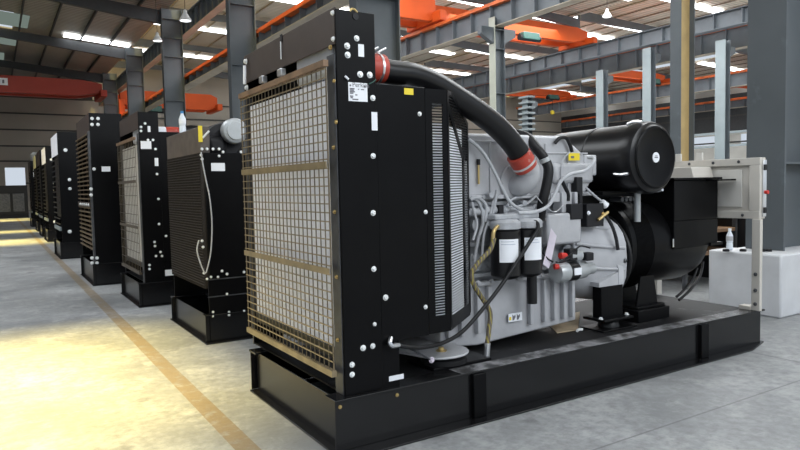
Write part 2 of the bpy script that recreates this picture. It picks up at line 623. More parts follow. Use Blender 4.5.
column(ROW, 0.81, 13.3, 'broad charcoal steel column behind the beige control cabinet', dx=0.95, fw=0.42)
column(ROW, 10.1, 13.3, 'tall charcoal steel column rising directly behind the big radiator top', dx=1.15)
column(ROW, 19.5, 13.3, 'charcoal steel column between the big grille and the brown radiator', dx=0.95)
column(ROW, 29.7, 10.2, 'charcoal steel column rising behind the small bottle', dx=0.95)
column(ROW, 39.4, 10.2, 'charcoal steel column crossing the orange crane beam end', dx=0.95)
column(ROW, 49.2, 10.2, 'slim far charcoal steel column where the red crane beam ends', dx=0.95)
column(X2, 1.4, 12.5, 'pale steel column hidden mostly behind the broad charcoal column', dx=0.8, fw=0.36, m='columnpale', group='columns of the second row')
column(X2, 11.25, 12.5, 'tall dark steel column with an ochre lit web behind the air filter', dx=0.8, fw=0.42, m='column', mweb='columnochre', group='columns of the second row', stiff=False)
column(X2, 21.2, 9.4, 'pale steel column with a bracketed head under the crane girder', dx=0.62, fw=0.44, m='column', mflange='columncream', group='columns of the second row', corbel=(8.9, 1, 1))
# third row
ra = []
for px, ztop, lab in ((602, 9.1, 'pale steel column with a short bracket, first beyond the orange crane'),
                      (649, 9.9, 'pale steel column rising straight above the air filter drum'),
                      (722.5, 9.4, 'pale steel column seen between the ochre and the broad column'),
                      (527, 8.2, 'pale steel column carrying a ladder of cable brackets')):
    p = pt('X', X3, px, 100)
    c = column(X3, p.y, ztop, lab, dx=0.5, fw=0.62, m='column', mflange='columnpale', group='columns of the third row', stiff=False, corbel=(ztop - 0.3, 0, 1))
    if px == 527:
        for k in range(7):
            bx('cable_bracket', 'columnpale', c, -0.45, 0.2, -0.7, 0.5, 5.6 + 0.42 * k, 5.74 + 0.42 * k)
for px in (540.5, 581, 631):
    p = pt('X', 60.0, px, 120)
    column(60.0, p.y, 6.2, {540.5: 'slim far post near the cable ladder column', 581: 'slim far post under the fourth girder beside the yellow hook', 631: 'slim far post just above the air filter body'}[px], dx=0.4, fw=0.5, m='columnpale', group='slim posts by the far wall', stiff=False)


rl = thing('guard_railing', (46.0, 0, 0), 'long pale guard railing far behind the engine and filter drum', 'railing')
for z in (3.9, 4.9):
    bx('rail_bar', 'columnpale', rl, -0.08, 0.08, 10, 58, z, z + 0.16)
y = 10.0
while y < 58:
    bx('rail_post', 'columnpale', rl, -0.07, 0.07, y, y + 0.14, 0, 5.0)
    y += 4.0

# ---- crane runway girders
def girder(x, ztop, y0, y1, depth, label, rail=True, fw=0.5, sp=1.2, top='girder', bottom='girdercream', rw=0.12):
    g = thing('crane_girder', (x, 0, ztop), label, 'girder', 'crane runway girders')
    bx('web', 'girder', g, -0.01, 0.01, y0, y1, -depth, 0)
    bx('top_flange', 'railorange' if rail else top, g, -fw / 2, fw / 2, y0, y1, -0.05, 0)
    bx('bottom_flange', bottom, g, -fw / 2, fw / 2, y0, y1, -depth - 0.03, -depth)
    y = y0 + 0.4
    first = None
    while y < y1:
        if first is None:
            first = bx('web_stiffener', 'girder', g, -fw / 2 + 0.03, fw / 2 - 0.03, -0.015, 0.015, -depth, -0.05)
            o = first
        else:
            o = link(first.copy(), g)
        o.location = (0, y, 0)
        y += sp
    if rail:
        bx('crane_rail', 'railorange', g, -rw, rw, y0, y1, 0.0, 0.17)
    return g


girder(ROW + 0.74, 9.98, 11, 60, 0.90, 'upper dark crane girder braced against the charcoal columns', rail=False, fw=0.36, sp=0.9)
girder(ROW + 0.75, 7.02, 8, 60, 0.42, 'low crane girder with orange rail behind the charcoal columns')
girder(X2, 10.02, -3, 60, 1.04, 'large crane girder with orange rail passing over the bracketed column', fw=0.55, sp=1.5)
girder(X3, 11.0, -3, 60, 0.9, 'dark crane girder with closely spaced stiffeners above the air filter', fw=0.6, sp=1.7, rail=False, bottom='girder')
girder(X3 + 4.0, 10.95, -3, 60, 1.35, 'crane girder whose orange rail runs just under the darker girder', fw=0.6, sp=1.7, rw=0.18)
girder(X4, 11.0, -3, 60, 1.2, 'lower distant crane girder with orange rail over the dark band', fw=0.6, sp=1.9, rw=0.2)
girder(64.0, 9.6, -3, 60, 0.8, 'farthest girder close to the side wall', fw=0.6, sp=2.2, rw=0.2)


# ---- overhead cranes
def crane(x0, x1, y, z, h, label, m, plate=None, hoist=None, gap=1.5, hook=False, leg=0.0):
    c = thing('overhead_crane', (x0, y, z), label, 'crane', 'overhead bridge cranes')
    L_ = x1 - x0
    for yy in (0, gap):
        MB().prism([(0, 0.25 * h), (L_ * 0.09, 0), (L_ * 0.91, 0), (L_, 0.25 * h), (L_, h * 0.8), (L_ * 0.93, h), (L_ * 0.07, h), (0, h * 0.8)], 'Y', yy - 0.2, yy + 0.2).build('bridge_beam', m, c, bevel=0.02)
    for xx in (0, L_):
        bx('end_truck', m, c, xx - 0.2, xx + 0.2, -0.9, gap + 0.9, -0.05 - (leg if xx == 0 else 0), 0.35 * h, bevel=0.02)
    if plate:
        pl = bx('number_plate', 'label', c, plate[0], plate[0] + plate[1], -0.225, -0.205, 0.4 * h, 0.4 * h + plate[2])
        for k in range(3):
            bx('plate_mark', 'ink', pl, plate[0] + plate[1] * (0.18 + 0.25 * k), plate[0] + plate[1] * (0.30 + 0.25 * k), -0.232, -0.226, 0.4 * h + plate[2] * 0.25, 0.4 * h + plate[2] * 0.75)
    if hoist is not None:
        hh = bx('hoist', 'green', c, hoist - 0.7, hoist + 0.7, -0.75, -0.21, -0.35, 0.1, bevel=0.04)
        MB().cyl((hoist - 0.9, -0.5, -0.25), (hoist + 0.9, -0.5, -0.25), 0.2).build('hoist_drum', 'cranedark', hh)
        if not hook:
            return c
        MB().cyl((hoist, -0.4, -0.4), (hoist, -0.4, -1.6), 0.03, 8).build('hoist_rope', 'cranedark', hh)
        MB().lathe((hoist, -0.4, -1.6), (0, 0, -1), [(0, 0.05), (0.1, 0.22), (0.4, 0.22), (0.5, 0.06)], 12).build('hook_block', 'yellow', hh)
    return c


crane(-12.4, 5.2, 46, 8.0, 1.08, 'dark red bridge crane spanning the aisle near the end wall', 'redcrane', plate=(11.1, 0.95, 0.45))
crane(6.95, 14.3, 50, 7.9, 1.25, 'orange bridge crane seen between the charcoal columns', 'orange', plate=(2.7, 0.9, 0.45), hoist=2.2, leg=0.62)
crane(15.8, 19.3, 26.3, 10.3, 1.4, 'orange bridge crane high over the radiator corner', 'orange')
crane(X2 + 0.3, X3, 29.3, 11.15, 1.05, 'large orange bridge crane over the engine with dark trolley hoist', 'orange', hoist=9.0)
crane(X3 + 4.2, X4 - 0.1, 38.5, 11.26, 0.75, 'far orange crane with dark hoist above the air filter drum', 'orange', hoist=15.0)
crane(X3 + 4.2, X4 - 0.1, 51.0, 11.26, 0.75, 'farther orange crane above the cable ladder column', 'orange', hoist=14.0, hook=True)
crane(X4 + 0.6, 63.5, 30.0, 9.85, 0.8, 'small farthest orange crane by the side wall', 'orange')


# ---- hanging lamps
def lamp(p, label, ztop):
    t = thing('high_bay_lamp', p, label, 'lamp', 'hanging high bay lamps')
    t.scale = (0.75, 0.75, 0.75)
    MB().lathe((0, 0, 0), (0, 0, 1), [(0, 0.30), (0.02, 0.31), (0.38, 0.10), (0.5, 0.09), (0.55, 0.03)], 20).build('lamp_shade', 'white', t)
    MB().cyl((0, 0, 0.5), (0, 0, (ztop - p[2]) / 0.75), 0.015, 6).build('rod', 'cranedark', t)
    MB().lathe((0, 0, -0.03), (0, 0, 1), [(0, 0.1), (0.03, 0.25)], 16).build('bulb', 'lamp', t)
    return t


lamp((4.87, 21.83, 7.75), 'white conical lamp hanging beside the charcoal columns over the aisle', 10.4)
lamp(tuple(pt('Z', 9.6, 607, 17)), 'white conical lamp hanging above the large orange crane', 12.6)
lamp(tuple(pt('Z', 8.4, 157.5, 41)), 'dim brown conical lamp hanging beneath the aisle skylight strip', 10.4)


# ------------------------------------------------------------------ generator set
def radiator_head(root, W, H, zs, core='core', wire='wire', nv=23, dz=0.0485, bars=(), zg=(0.44, 2.11), gap=True, rail='rail', depth=0.24, shroud=0.33, zsh=(0.56, 2.02), corez=None, panel='panelbrown'):
    """upright radiator: local origin at near front floor corner, grille facing -X"""
    x0 = 0.08
    hb = bx('side_plate', 'black', root, x0, x0 + depth, 0, 0.012, zs, H, bevel=0.003)
    bx('side_plate', 'black', root, x0, x0 + depth, W - 0.012, W, zs, H, bevel=0.003)
    bx('top_plate', 'black', root, x0 + 0.01, x0 + depth, 0.012, W - 0.012, H - 0.035, H - 0.025)
    bx('rear_plate', 'black', root, x0 + depth - 0.02, x0 + depth - 0.008, 0.012, W - 0.012, zg[1] - 0.06, H - 0.035)
    if gap:
        zp = zg[1] + (H - zg[1]) * 0.37
        bx('front_panel', panel, root, x0, x0 + 0.012, 0.014, W - 0.014, zp, H + 0.012, bevel=0.002)
        bx('header_tank', 'hosegrey', root, x0 + 0.03, x0 + depth - 0.03, 0.12, W * 0.42, zg[1] - 0.04, zg[1] + 0.16, bevel=0.03)
    else:
        bx('front_panel', panel, root, x0, x0 + 0.012, 0.014, W - 0.014, zg[1] + 0.01, H - 0.02, bevel=0.002)
    # angle posts either side of the grille
    for ya, yb in ((0.0125, 0.11), (W - 0.028, W - 0.0125)):
        p = MB()
        p.box(x0 - 0.006, x0, ya, yb, zs, zg[1] + (H - zg[1]) * 0.2)
        p.box(x0, x0 + 0.05, yb - 0.008, yb, zs + 0.16, zg[1])
        p.build('corner_post', 'darksteel', root, bevel=0.002)
    cz0, cz1 = corez or (zg[0] + 0.10, zg[1] - 0.06)
    cr = MB()
    cr.box(0.105, 0.26, 0.13, W - 0.035, cz0, cz1)
    crb = cr.build('radiator_core', core, root)
    f = MB()
    n = 60
    for k in range(n):
        y = 0.14 + (W - 0.185) * k / (n - 1)
        f.box(0.101, 0.107, y - 0.0025, y + 0.0025, cz0, cz1)
    f.build('cooling_fins', core, crb, smooth=False)
    bx('core_sill', 'black', root, 0.09, 0.3, 0.012, W - 0.012, cz0 - 0.06, cz0)
    # grille
    y0, y1 = 0.05, W - 0.04
    g = MB()
    a = 0.0031
    gv = MB()
    for k in range(nv + 1):
        y = y0 + (y1 - y0) * k / nv
        e_ = 0.006 if k in (0, nv) else 0.0026
        gv.box(0.036, 0.041, y - e_, y + e_, *zg)
    z = zg[0] + dz
    while z < zg[1] - 0.02:
        g.box(0.030, 0.036, y0, y1, z - a, z + a)
        z += dz
    gr = g.build('grille', wire, root, smooth=False)
    gv.build('upright_wires', 'wirethin', gr, smooth=False)
    bx('top_rail', rail, gr, 0.02, 0.05, y0 - 0.01, y1, zg[1] - 0.01, zg[1] + 0.025)
    bx('bottom_rail', wire, gr, 0.02, 0.05, y0 - 0.01, y1, zg[0] - 0.035, zg[0])
    for z in bars:
        bx('flat_bar', wire, gr, 0.022, 0.030, y0, y1, z - 0.018, z + 0.018)
    if shroud:
        s = MB()
        s.box(x0 + depth, x0 + depth + shroud, 0.004, W - 0.004, *zsh)
        s.build('fan_shroud', 'black', root, bevel=0.004)
    # bottom apron and plinth
    bx('apron', 'black', root, x0 + 0.005, x0 + depth + 0.12, 0.0125, 0.03, zs, zsh[0])
    bx('floor_pan', 'deck', root, x0 + 0.005, x0 + depth, 0.03, W - 0.013, zs, zs + 0.01)
    return hb


def skid_frame(root, L_, W, h, posts=(), FL=0.06, out=0.0):
    s = MB()
    for sg, y in ((-1, 0.0), (1, W)):
        ya, yb = sorted((y + sg * out, y + sg * (out - 0.01)))
        s.box(0, L_, ya, yb, 0.012, h - 0.014)
        ya, yb = sorted((y + sg * (0.012 + out), y - sg * 0.09))
        s.box(0 - 0.005, L_ + 0.05, ya, yb, h - 0.014, h)
        ya, yb = sorted((y + sg * (FL if sg < 0 else 0.02), y - sg * 0.06))
        s.prism([(-0.015, ya), (L_ - 0.3, ya), (L_ + 0.06, max(ya, -0.03)), (L_ + 0.06, yb), (-0.015, yb)], 'Z', 0, 0.012)
    s.box(0.035, 0.045, 0.0, W - 0.01, 0.012, h - 0.014)
    s.box(-0.015, 0.11, 0.061, W - 0.061, 0, 0.012)
    s.box(L_ - 0.11, L_ - 0.1, 0.01, W - 0.01, 0.012, h - 0.014)
    o = s.build('skid_frame', 'skidblack', root, bevel=0.002)
    for x in posts:
        bx('web_stiffener', 'black', o, x - 0.05, x + 0.05, -0.03 - out, -0.001 - out, 0.013, h - 0.015, bevel=0.004)
    bx('deck_plate', 'deck', root, 0.36, L_ - 0.02, 0.0905, W - 0.0905, h - 0.012, h - 0.001)
    return o


# ====== the foreground generator set
G = thing('generator_set', (0, 0, 0), 'large diesel generator set with white radiator core, pale grey engine and beige control cabinet', 'generator', 'generator sets in the row')
SH = 0.30
W0 = 1.31
skid = skid_frame(G, 4.15, W0, SH, posts=(0.98, 3.30), FL=0.135, out=0.03)
bx('scuffed_edge', mat('scuffed_edge_paint', (0.02, 0.02, 0.02), 0.5, wear=((0.20, 0.20, 0.21), 7.0, 0.44)), skid, 0.85, 3.6, -0.04, 0.09, SH + 0.0002, SH + 0.0012)
for px, py in ((340, 407), (397, 395)):
    bolt_on_side('flange_bolt', pt('Y', -0.031, px, py), skid, 0.008, 'brass')
p = pt('Y', -0.04, 418, 438)
WR = 1.50
side = radiator_head(G, WR, 2.40, SH, bars=(1.575, 0.99))
# clips, hanging link and bolts on the front panel
for y, zz in ((1.05, 2.19), (0.72, 2.185)):
    c = bx('panel_clip', 'steel', G, 0.045, 0.08, y - 0.02, y + 0.05, zz - 0.03, zz + 0.015, bevel=0.004)
lk = MB()
lk.tube([(0.055, 1.40, 2.33), (0.05, 1.40, 2.20)], 0.012, 8)
lk.build('white_link', 'label', G)
bolt_on_side('panel_bolt', (0.068, 1.40, 2.36), G, 0.016, 'bolt', 'X')
bolt_on_side('panel_bolt', (0.068, 1.40, 2.175), G, 0.016, 'bolt', 'X')
for px, py in ((333, 13), (333.6, 39)):
    q = pt('X', 0.079, px, py)
    bolt_on_side('panel_bolt', q, G, 0.011, 'bolt', 'X')
q = pt('X', 0.075, 331, 47.5)
bolt_on_side('panel_bolt', q, G, 0.011, 'brass', 'X')
q = pt('X', 0.079, 281.5, 37)
bx('panel_slot', 'cranedark', G, 0.074, 0.0795, q.y - 0.015, q.y + 0.015, q.z - 0.03, q.z + 0.015)
MB().tube([(0.07, q.y - 0.005, q.z - 0.03), (0.068, q.y - 0.008, q.z - 0.14)], 0.004, 8).build('panel_pin', 'bolt', G)
for px, py in ((334.5, 81), (334, 147.5), (337, 277), (335, 212), (338, 340), (336.5, 122)):
    q = pt('X', 0.073, px, py)
    bolt_on_side('post_bolt', q, G, 0.009, 'brass', 'X')
# side bolts
for px, py, r in ((356.5, 38.4, .012), (347, 46, .013), (347.5, 55, .013), (360, 74.4, .013), (369.6, 75, .013), (372.7, 98, .012), (373, 156, .012), (373, 213, .012),
                  (373.7, 269, .012), (363, 348, .013), (372.7, 346, .012), (352, 364.7, .012), (352, 374.5, .012)):
    bolt_on_side('side_bolt', pt('Y', -0.001, px, py), side, r)
shr = [o for o in G.children if o.name.startswith('fan_shroud')][0]
for px, py, r in ((385.5, 297.5, .013), (374, 324, .012), (419.5, 114, .010), (425.5, 307, .010), (425.5, 212, .010)):
    bolt_on_side('shroud_bolt', pt('Y', 0.003, px, py), shr, r)
# lifting hole and eye
MB().cyl(pt('Y', -0.001, 355.5, 16.5), pt('Y', -0.001, 355.5, 16.5) + Vector((0, -0.004, 0)), 0.018, 16).build('lifting_hole', 'cranedark', side)
MB().tube([(0.17, 0.006, 2.395), (0.18, 0.006, 2.41), (0.20, 0.006, 2.41), (0.215, 0.006, 2.395)], 0.007, 8).build('lifting_eye', 'brass', side)


def side_label(name, y, px0, py0, px1, py1, m='label', parent=None, t=0.002):
    a, b = pt('Y', y, px0, py0), pt('Y', y, px1, py1)
    return bx(name, m, parent or G, a.x, b.x, y - t, y, min(a.z, b.z), max(a.z, b.z))


# name plate with printing
lb = side_label('rating_label', -0.001, 348, 82, 367.5, 102, parent=side)
a, b = pt('Y', -0.001, 348, 82), pt('Y', -0.001, 367.5, 102)
x0, x1, z1, z0 = a.x, b.x, a.z, b.z
W_, H_ = x1 - x0, z1 - z0
cu = bpy.data.curves.new('maker_name', 'FONT')
cu.body = 'Perkins'
cu.size = 0.036
cu.materials.append(M['ink'])
tmp_ = bpy.data.objects.new('lettering', cu)
tx = link(bpy.data.objects.new('maker_name', bpy.data.meshes.new_from_object(tmp_)), side)
bpy.data.objects.remove(tmp_)
tx.location = (x0 + W_ * 0.2, -0.0045, z1 - H_ * 0.23)
tx.rotation_euler = (PI / 2, 0, 0)
tm = MB()
tm.box(x0 + W_ * 0.07, x0 + W_ * 0.14, -0.0045, -0.0031, z1 - H_ * 0.22, z1 - H_ * 0.13)
tm.box(x0 + W_ * 0.82, x0 + W_ * 0.92, -0.0045, -0.0031, z1 - H_ * 0.24, z1 - H_ * 0.13)
for k, (u0, u1) in enumerate(((.07, .32), (.07, .28), (.07, .33), (.07, .25), (.35, .46), (.07, .24), (.1, .22), (.2, .5))):
    zz = z1 - H_ * (0.34 + 0.08 * k)
    tm.box(x0 + W_ * u0, x0 + W_ * u1, -0.0045, -0.0031, zz - 0.003, zz + 0.003)
tm.box(x0 + W_ * .5, x0 + W_ * .56, -0.0045, -0.0031, z1 - H_ * .38, z1 - H_ * .33)
tm.box(x0 + W_ * .66, x0 + W_ * .82, -0.0045, -0.0031, z1 - H_ * .38, z1 - H_ * .33)
tm.build('printed_lines', 'ink', lb, smooth=False)
side_label('strip_label', -0.001, 358, 44, 364, 57, parent=side)
side_label('strip_label', -0.001, 371.3, 112, 377.5, 130.5, parent=side)
side_label('yellow_label', 0.003, 404, 88, 413.3, 95, 'yellow', shr)
side_label('base_label', 0.012, 389, 381.5, 403.5, 373.5, 'label')
MB().tube([pt('Y', -0.01, 345, 76), pt('Y', -0.01, 348.5, 79.5)], 0.006, 6).build('cable_tie', 'label', side)
MB().tube(ys(-0.006, ((369, 84), (373, 82), (376, 79.5))), 0.003, 6).build('green_wire', 'green', side)

# perforated fan guard beside the shroud
gx0, gx1, gz0, gz1 = 0.65, 0.81, 0.60, 2.015
fg = MB()
fg.box(gx0, gx0 + 0.048, 0.004, 0.014, gz0 - 0.03, gz1)
fg.box(gx1 - 0.035, gx1, 0.004, 0.014, gz0 - 0.03, gz1)
fg.box(gx0 + 0.048, gx1 - 0.035, 0.004, 0.014, gz1 - 0.08, gz1)
fg.box(gx0 + 0.048, gx1 - 0.035, 0.004, 0.014, gz0 - 0.03, gz0 + 0.06)
z = gz0 + 0.06
while z < gz1 - 0.08:
    fg.box(gx0 + 0.048, gx1 - 0.035, 0.006, 0.012, z, z + 0.0065)
    z += 0.0165
fgo = fg.build('fan_guard', 'black', G, smooth=False)
lv = MB()
z = gz0 + 0.07
while z < gz1 - 0.2:
    lv.box(gx0 + 0.048, gx1 - 0.035, 0.013, 0.015, z, z + 0.0095)
    z += 0.0165
lv.build('slot_light_strips', 'slotlight', fgo, smooth=False)  # added strips: brightness behind the slots put into a pale colour
# chamfered mesh behind it
A0, A1 = Vector((0.81, 0.006, 0)), Vector((1.20, 0.31, 0))
d_ = (A1 - A0).normalized()
LN = (A1 - A0).length
nrm = Vector((d_.y, -d_.x, 0))


def cpt(s, z, o=0.0):
    q = A0 + d_ * s + nrm * o
    return Vector((q.x, q.y, z))


def chbar(mb, s0, z0, s1, z1, wz, t=0.004):
    """flat bar in the chamfer plane between two (s, z) points"""
    a, b = Vector((s0, z0)), Vector((s1, z1))
    dd = (b - a).normalized()
    n2 = Vector((-dd.y, dd.x)) * wz / 2
    cs = [a + n2, b + n2, b - n2, a - n2]
    A = [mb.bm.verts.new(cpt(c.x, c.y, t)) for c in cs]
    B = [mb.bm.verts.new(cpt(c.x, c.y, -t)) for c in cs]
    mb.bm.faces.new(A)
    mb.bm.faces.new(B[::-1])
    for i in range(4):
        mb.bm.faces.new([A[i], A[(i + 1) % 4], B[(i + 1) % 4], B[i]])


def ztop_(s):
    return 2.015 - max(0, s - 0.10) / (LN - 0.10) * 0.17


def zbot_(s):
    return 0.60


ms = MB()
chbar(ms, 0, zbot_(0) + 0.02, LN, zbot_(LN) + 0.02, 0.07)
chbar(ms, 0.01, 0.60, 0.01, 2.0, 0.03)
chbar(ms, LN - 0.012, zbot_(LN), LN - 0.012, ztop_(LN), 0.03)
chbar(ms, 0.0, 2.0, 0.12, 2.0, 0.03)
chbar(ms, 0.10, 2.0, LN, ztop_(LN), 0.03)
chbar(ms, 0.02, 1.92, LN * 0.72, 1.62, 0.045)
chbar(ms, LN * 0.72, 0.7, LN * 0.72, 1.64, 0.03)
k = 0.635
while k < 1.98:
    s1 = LN if k < ztop_(LN) else 0.10 + (2.015 - k) / 0.17 * (LN - 0.10)
    chbar(ms, 0.02, k, s1, k, 0.0055, 0.002)
    k += 0.0165
s = 0.03
while s < LN - 0.02:
    chbar(ms, s, 0.62 if s > LN * 0.66 else 1.80, s, ztop_(s), 0.0045, 0.002)
    s += 0.021
ms.build('guard_mesh', 'black', fgo, smooth=False)
ml = MB()
k = 0.643
while k < 1.80:
    chbar(ml, 0.03, k, LN * 0.66, k, 0.0085, 0.0008)
    if k < 1.60:
        chbar(ml, LN * 0.78, k, LN - 0.03, k, 0.0085, 0.0008)
    k += 0.0165
for v in ml.bm.verts:
    v.co -= nrm * 0.001
ml.build('slot_light_strips', 'slotlight', fgo, smooth=False)  # more added strips, painting the brightness behind the mesh
lowg = MB()
lowg.prism([(0.65, 0.006), (0.81, 0.006), (1.20, 0.31), (1.20, 0.33), (0.80, 0.03), (0.65, 0.03)], 'Z', 0.565, 0.615)
lowg.build('guard_skirt', 'black', fgo)
# far side wall of guard and fan inside
fan = MB()
for k in range(8):
    a = k * PI / 4
    c, s_ = math.cos(a), math.sin(a)
    u = Vector((0, c, s_))
    v = Vector((0, -s_, c))
    cen = Vector((0.80, 0.70, 1.32))
    q = [cen + u * 0.10 - v * 0.06 + Vector((0.05, 0, 0)), cen + u * 0.10 + v * 0.06 - Vector((0.05, 0, 0)), cen + u * 0.55 + v * 0.10 - Vector((0.05, 0, 0)), cen + u * 0.55 - v * 0.10 + Vector((0.05, 0, 0))]
    A = [fan.bm.verts.new(x) for x in q]
    B = [fan.bm.verts.new(x + Vector((0.008, 0, 0))) for x in q]
    fan.bm.faces.new(A)
    fan.bm.faces.new(B[::-1])
    for i in range(4):
        fan.bm.faces.new([A[i], A[(i + 1) % 4], B[(i + 1) % 4], B[i]])
fan.cyl((0.72, 0.7, 1.32), (0.95, 0.7, 1.32), 0.13)
fan.build('cooling_fan', 'black', G)
fr = MB()
fr.lathe((0.68, 0.70, 1.32), (1, 0, 0), [(0, 0.60), (0, 0.63), (0.10, 0.63), (0.34, 0.52), (0.34, 0.50), (0.10, 0.60)], 48)
fr.build('fan_ring', 'hosegrey', G)

# ---- engine
YN = 0.36   # near face of the engine
YF = 1.02
e = MB()
e.prism([(1.12, 0.74), (1.12, 1.36), (2.30, 1.36), (2.34, 1.0), (2.30, 0.74)], 'Y', YN + 0.06, YF)
blk = e.build('engine_block', 'castgrey', G, bevel=0.012)
hd = MB()
hd.prism([(1.10, 1.36), (1.10, 1.74), (1.14, 1.80), (2.16, 1.80), (2.44, 1.62), (2.46, 1.46), (2.38, 1.36)], 'Y', YN, YF)
head = hd.build('cylinder_head_cover', 'enggrey', G, bevel=0.022)
r_ = MB()
for x in (1.16, 1.42, 1.95, 2.18):
    r_.box(x, x + 0.018, YN - 0.012, YN, 1.39, 1.74 if x < 2 else 1.68)
r_.box(1.12, 1.75, YN - 0.010, YN, 1.74, 1.752)
r_.box(1.62, 2.40, YN - 0.010, YN, 1.665, 1.677)
r_.build('mould_rib', 'enggrey', head, bevel=0.003)
bx('cover_flange', 'enggrey', head, 1.09, 2.44, YN - 0.025, YN + 0.1, 1.345, 1.375, bevel=0.006)
for k in range(13):
    bolt_on_side('cover_bolt', (1.14 + 0.1 * k, YN - 0.025, 1.36), head, 0.008, 'castgrey')
# raised end housing of the cover by the warning label
bx('breather_box', 'enggrey', head, 2.02, 2.45, YN - 0.03, YN + 0.25, 1.44, 1.60, bevel=0.03)
wl = side_label('warning_label', YN - 0.031, 568.5, 153, 579.5, 160.5, 'yellow', head)
a = pt('Y', YN - 0.034, 571, 156)
b = pt('Y', YN - 0.034, 574, 158.2)
bx('label_mark', 'ink', wl, a.x, b.x, YN - 0.036, YN - 0.0335, b.z, a.z)

# crankcase details: ledges, bosses, covers, small pipes
dt = MB()
for z in (0.80, 1.02, 1.30):
    dt.box(1.13, 2.28, YN + 0.02, YN + 0.06, z, z + 0.03)
for k in range(6):
    x = 1.20 + 0.18 * k
    dt.box(x, x + 0.05, YN + 0.01, YN + 0.06, 1.05, 1.30)
    dt.cyl((x + 0.11, YN + 0.06, 1.17), (x + 0.11, YN - 0.01, 1.17), 0.05, 14)
    dt.cyl((x + 0.11, YN + 0.06, 0.91), (x + 0.11, YN + 0.02, 0.91), 0.065, 16)
dt.build('crankcase_boss', 'castgrey', blk, bevel=0.004)
# block beside the filters
bx('timing_cover', 'enggrey', G, 1.02, 1.20, YN + 0.02, YF, 0.60, 1.52, bevel=0.03)
mf = MB()
mf.tube([(1.15, YN - 0.03, 1.26), (1.5, YN - 0.04, 1.27), (1.9, YN - 0.04, 1.25)], 0.028, 12)
for x in (1.2, 1.35, 1.5, 1.65, 1.8):
    mf.cyl((x, YN - 0.03, 1.26), (x, YN + 0.05, 1.30), 0.02, 10)
mf.build('fuel_rail', 'castgrey', G)
# injector lines
for k, pts in enumerate((((474, 262), (478, 240), (483, 222), (480, 205), (474, 198)), ((482, 256), (484, 235), (490, 215), (494, 200)), ((489, 226), (493, 212), (496, 197), (497, 190)),
                         ((505, 222), (508, 205), (515, 198), (530, 197)), ((470, 200), (478, 198), (486, 206), (485, 222)), ((473, 240), (477, 225), (474, 212), (472, 202)), ((536, 205), (528, 214), (522, 225)), ((545, 218), (540, 226), (537, 238)),
                         ((498, 218), (510, 214), (522, 212)), ((500, 206), (512, 207), (526, 204), (536, 196)))):
    MB().tube(ys(YN - 0.06 - 0.008 * (k % 3), pts), 0.009 if k % 2 else 0.012, 8).build('injector_pipe', 'hosegrey' if k % 2 else 'castgrey', G)
for px, py in ((503, 208), (520, 203), (533, 222), (480, 213), (512, 222), (487, 195), (530, 186), (543, 197)):
    q = pt('Y', YN - 0.02, px, py)
    MB().cyl(q, q + Vector((0, -0.05, 0)), 0.022, 6).build('pipe_union', 'steel' if px == 503 else 'castgrey', G)
bx('sensor_block', 'cranedark', G, *(lambda a, b: (a.x, b.x, YN - 0.08, YN - 0.02, b.z, a.z))(pt('Y', YN - 0.08, 499, 205), pt('Y', YN - 0.08, 504, 214)), bevel=0.004)
q = pt('Y', YN - 0.02, 478.5, 165)
s_ = MB()
s_.cyl(q, q + Vector((0, 0, 0.04)), 0.013, 8)
s_.build('sensor_plug', 'cranedark', head)
MB().cyl(q + Vector((0, 0, -0.13)), q, 0.008, 8).build('sensor_stem', 'brass', head)

# oil sump with vertical ribs
sp = MB()
sp.prism([(0.98, 0.36), (0.98, 0.66), (1.1, 0.76), (2.27, 0.76), (2.27, 0.385), (1.3, 0.33)], 'Y', YN, YF - 0.02)
sump = sp.build('oil_sump', 'enggrey', G, bevel=0.012)
sr = MB()
for k in range(9):
    x = (1.02, 1.13, 1.27, 1.37, 1.76, 1.90, 2.0, 2.10, 2.19)[k]
    bx('sump_rib', 'enggrey', sump, x, x + 0.03, YN - 0.04, YN + 0.001, 0.42, 0.74, bevel=0.006)

bx('sump_flange', 'enggrey', sump, 1.10, 2.29, YN - 0.035, YN + 0.02, 0.75, 0.775, bevel=0.004)
for k in range(10):
    bolt_on_side('sump_bolt', (1.16 + 0.12 * k, YN - 0.035, 0.772), sump, 0.016, 'enggrey')
sl = bx('caution_label', 'label', sump, *(lambda a, b: (a.x, b.x, YN - 0.024, YN - 0.021, b.z, a.z))(pt('Y', YN - 0.022, 508.3, 314), pt('Y', YN - 0.022, 522, 320)))
a, b = pt('Y', YN - 0.0245, 508.3, 314), pt('Y', YN - 0.0245, 522, 320)
ww, hh = b.x - a.x, a.z - b.z
mk = MB()
for u in (0.30, 0.62):
    mk.prism([(a.x + ww * u, b.z + hh * .15), (a.x + ww * (u + .1), b.z + hh * .15), (a.x + ww * (u + .22), b.z + hh * .5), (a.x + ww * (u + .2), b.z + hh * .8), (a.x + ww * (u + .1), b.z + hh * .6), (a.x + ww * u, b.z + hh * .85)], 'Y', YN - 0.0262, YN - 0.0242)
mk.build('caution_symbol', 'ink', sl, smooth=False)
bx('caution_square', 'yellow', sl, a.x + ww * .06, a.x + ww * .2, YN - 0.0262, YN - 0.0242, b.z + hh * .2, b.z + hh * .6)

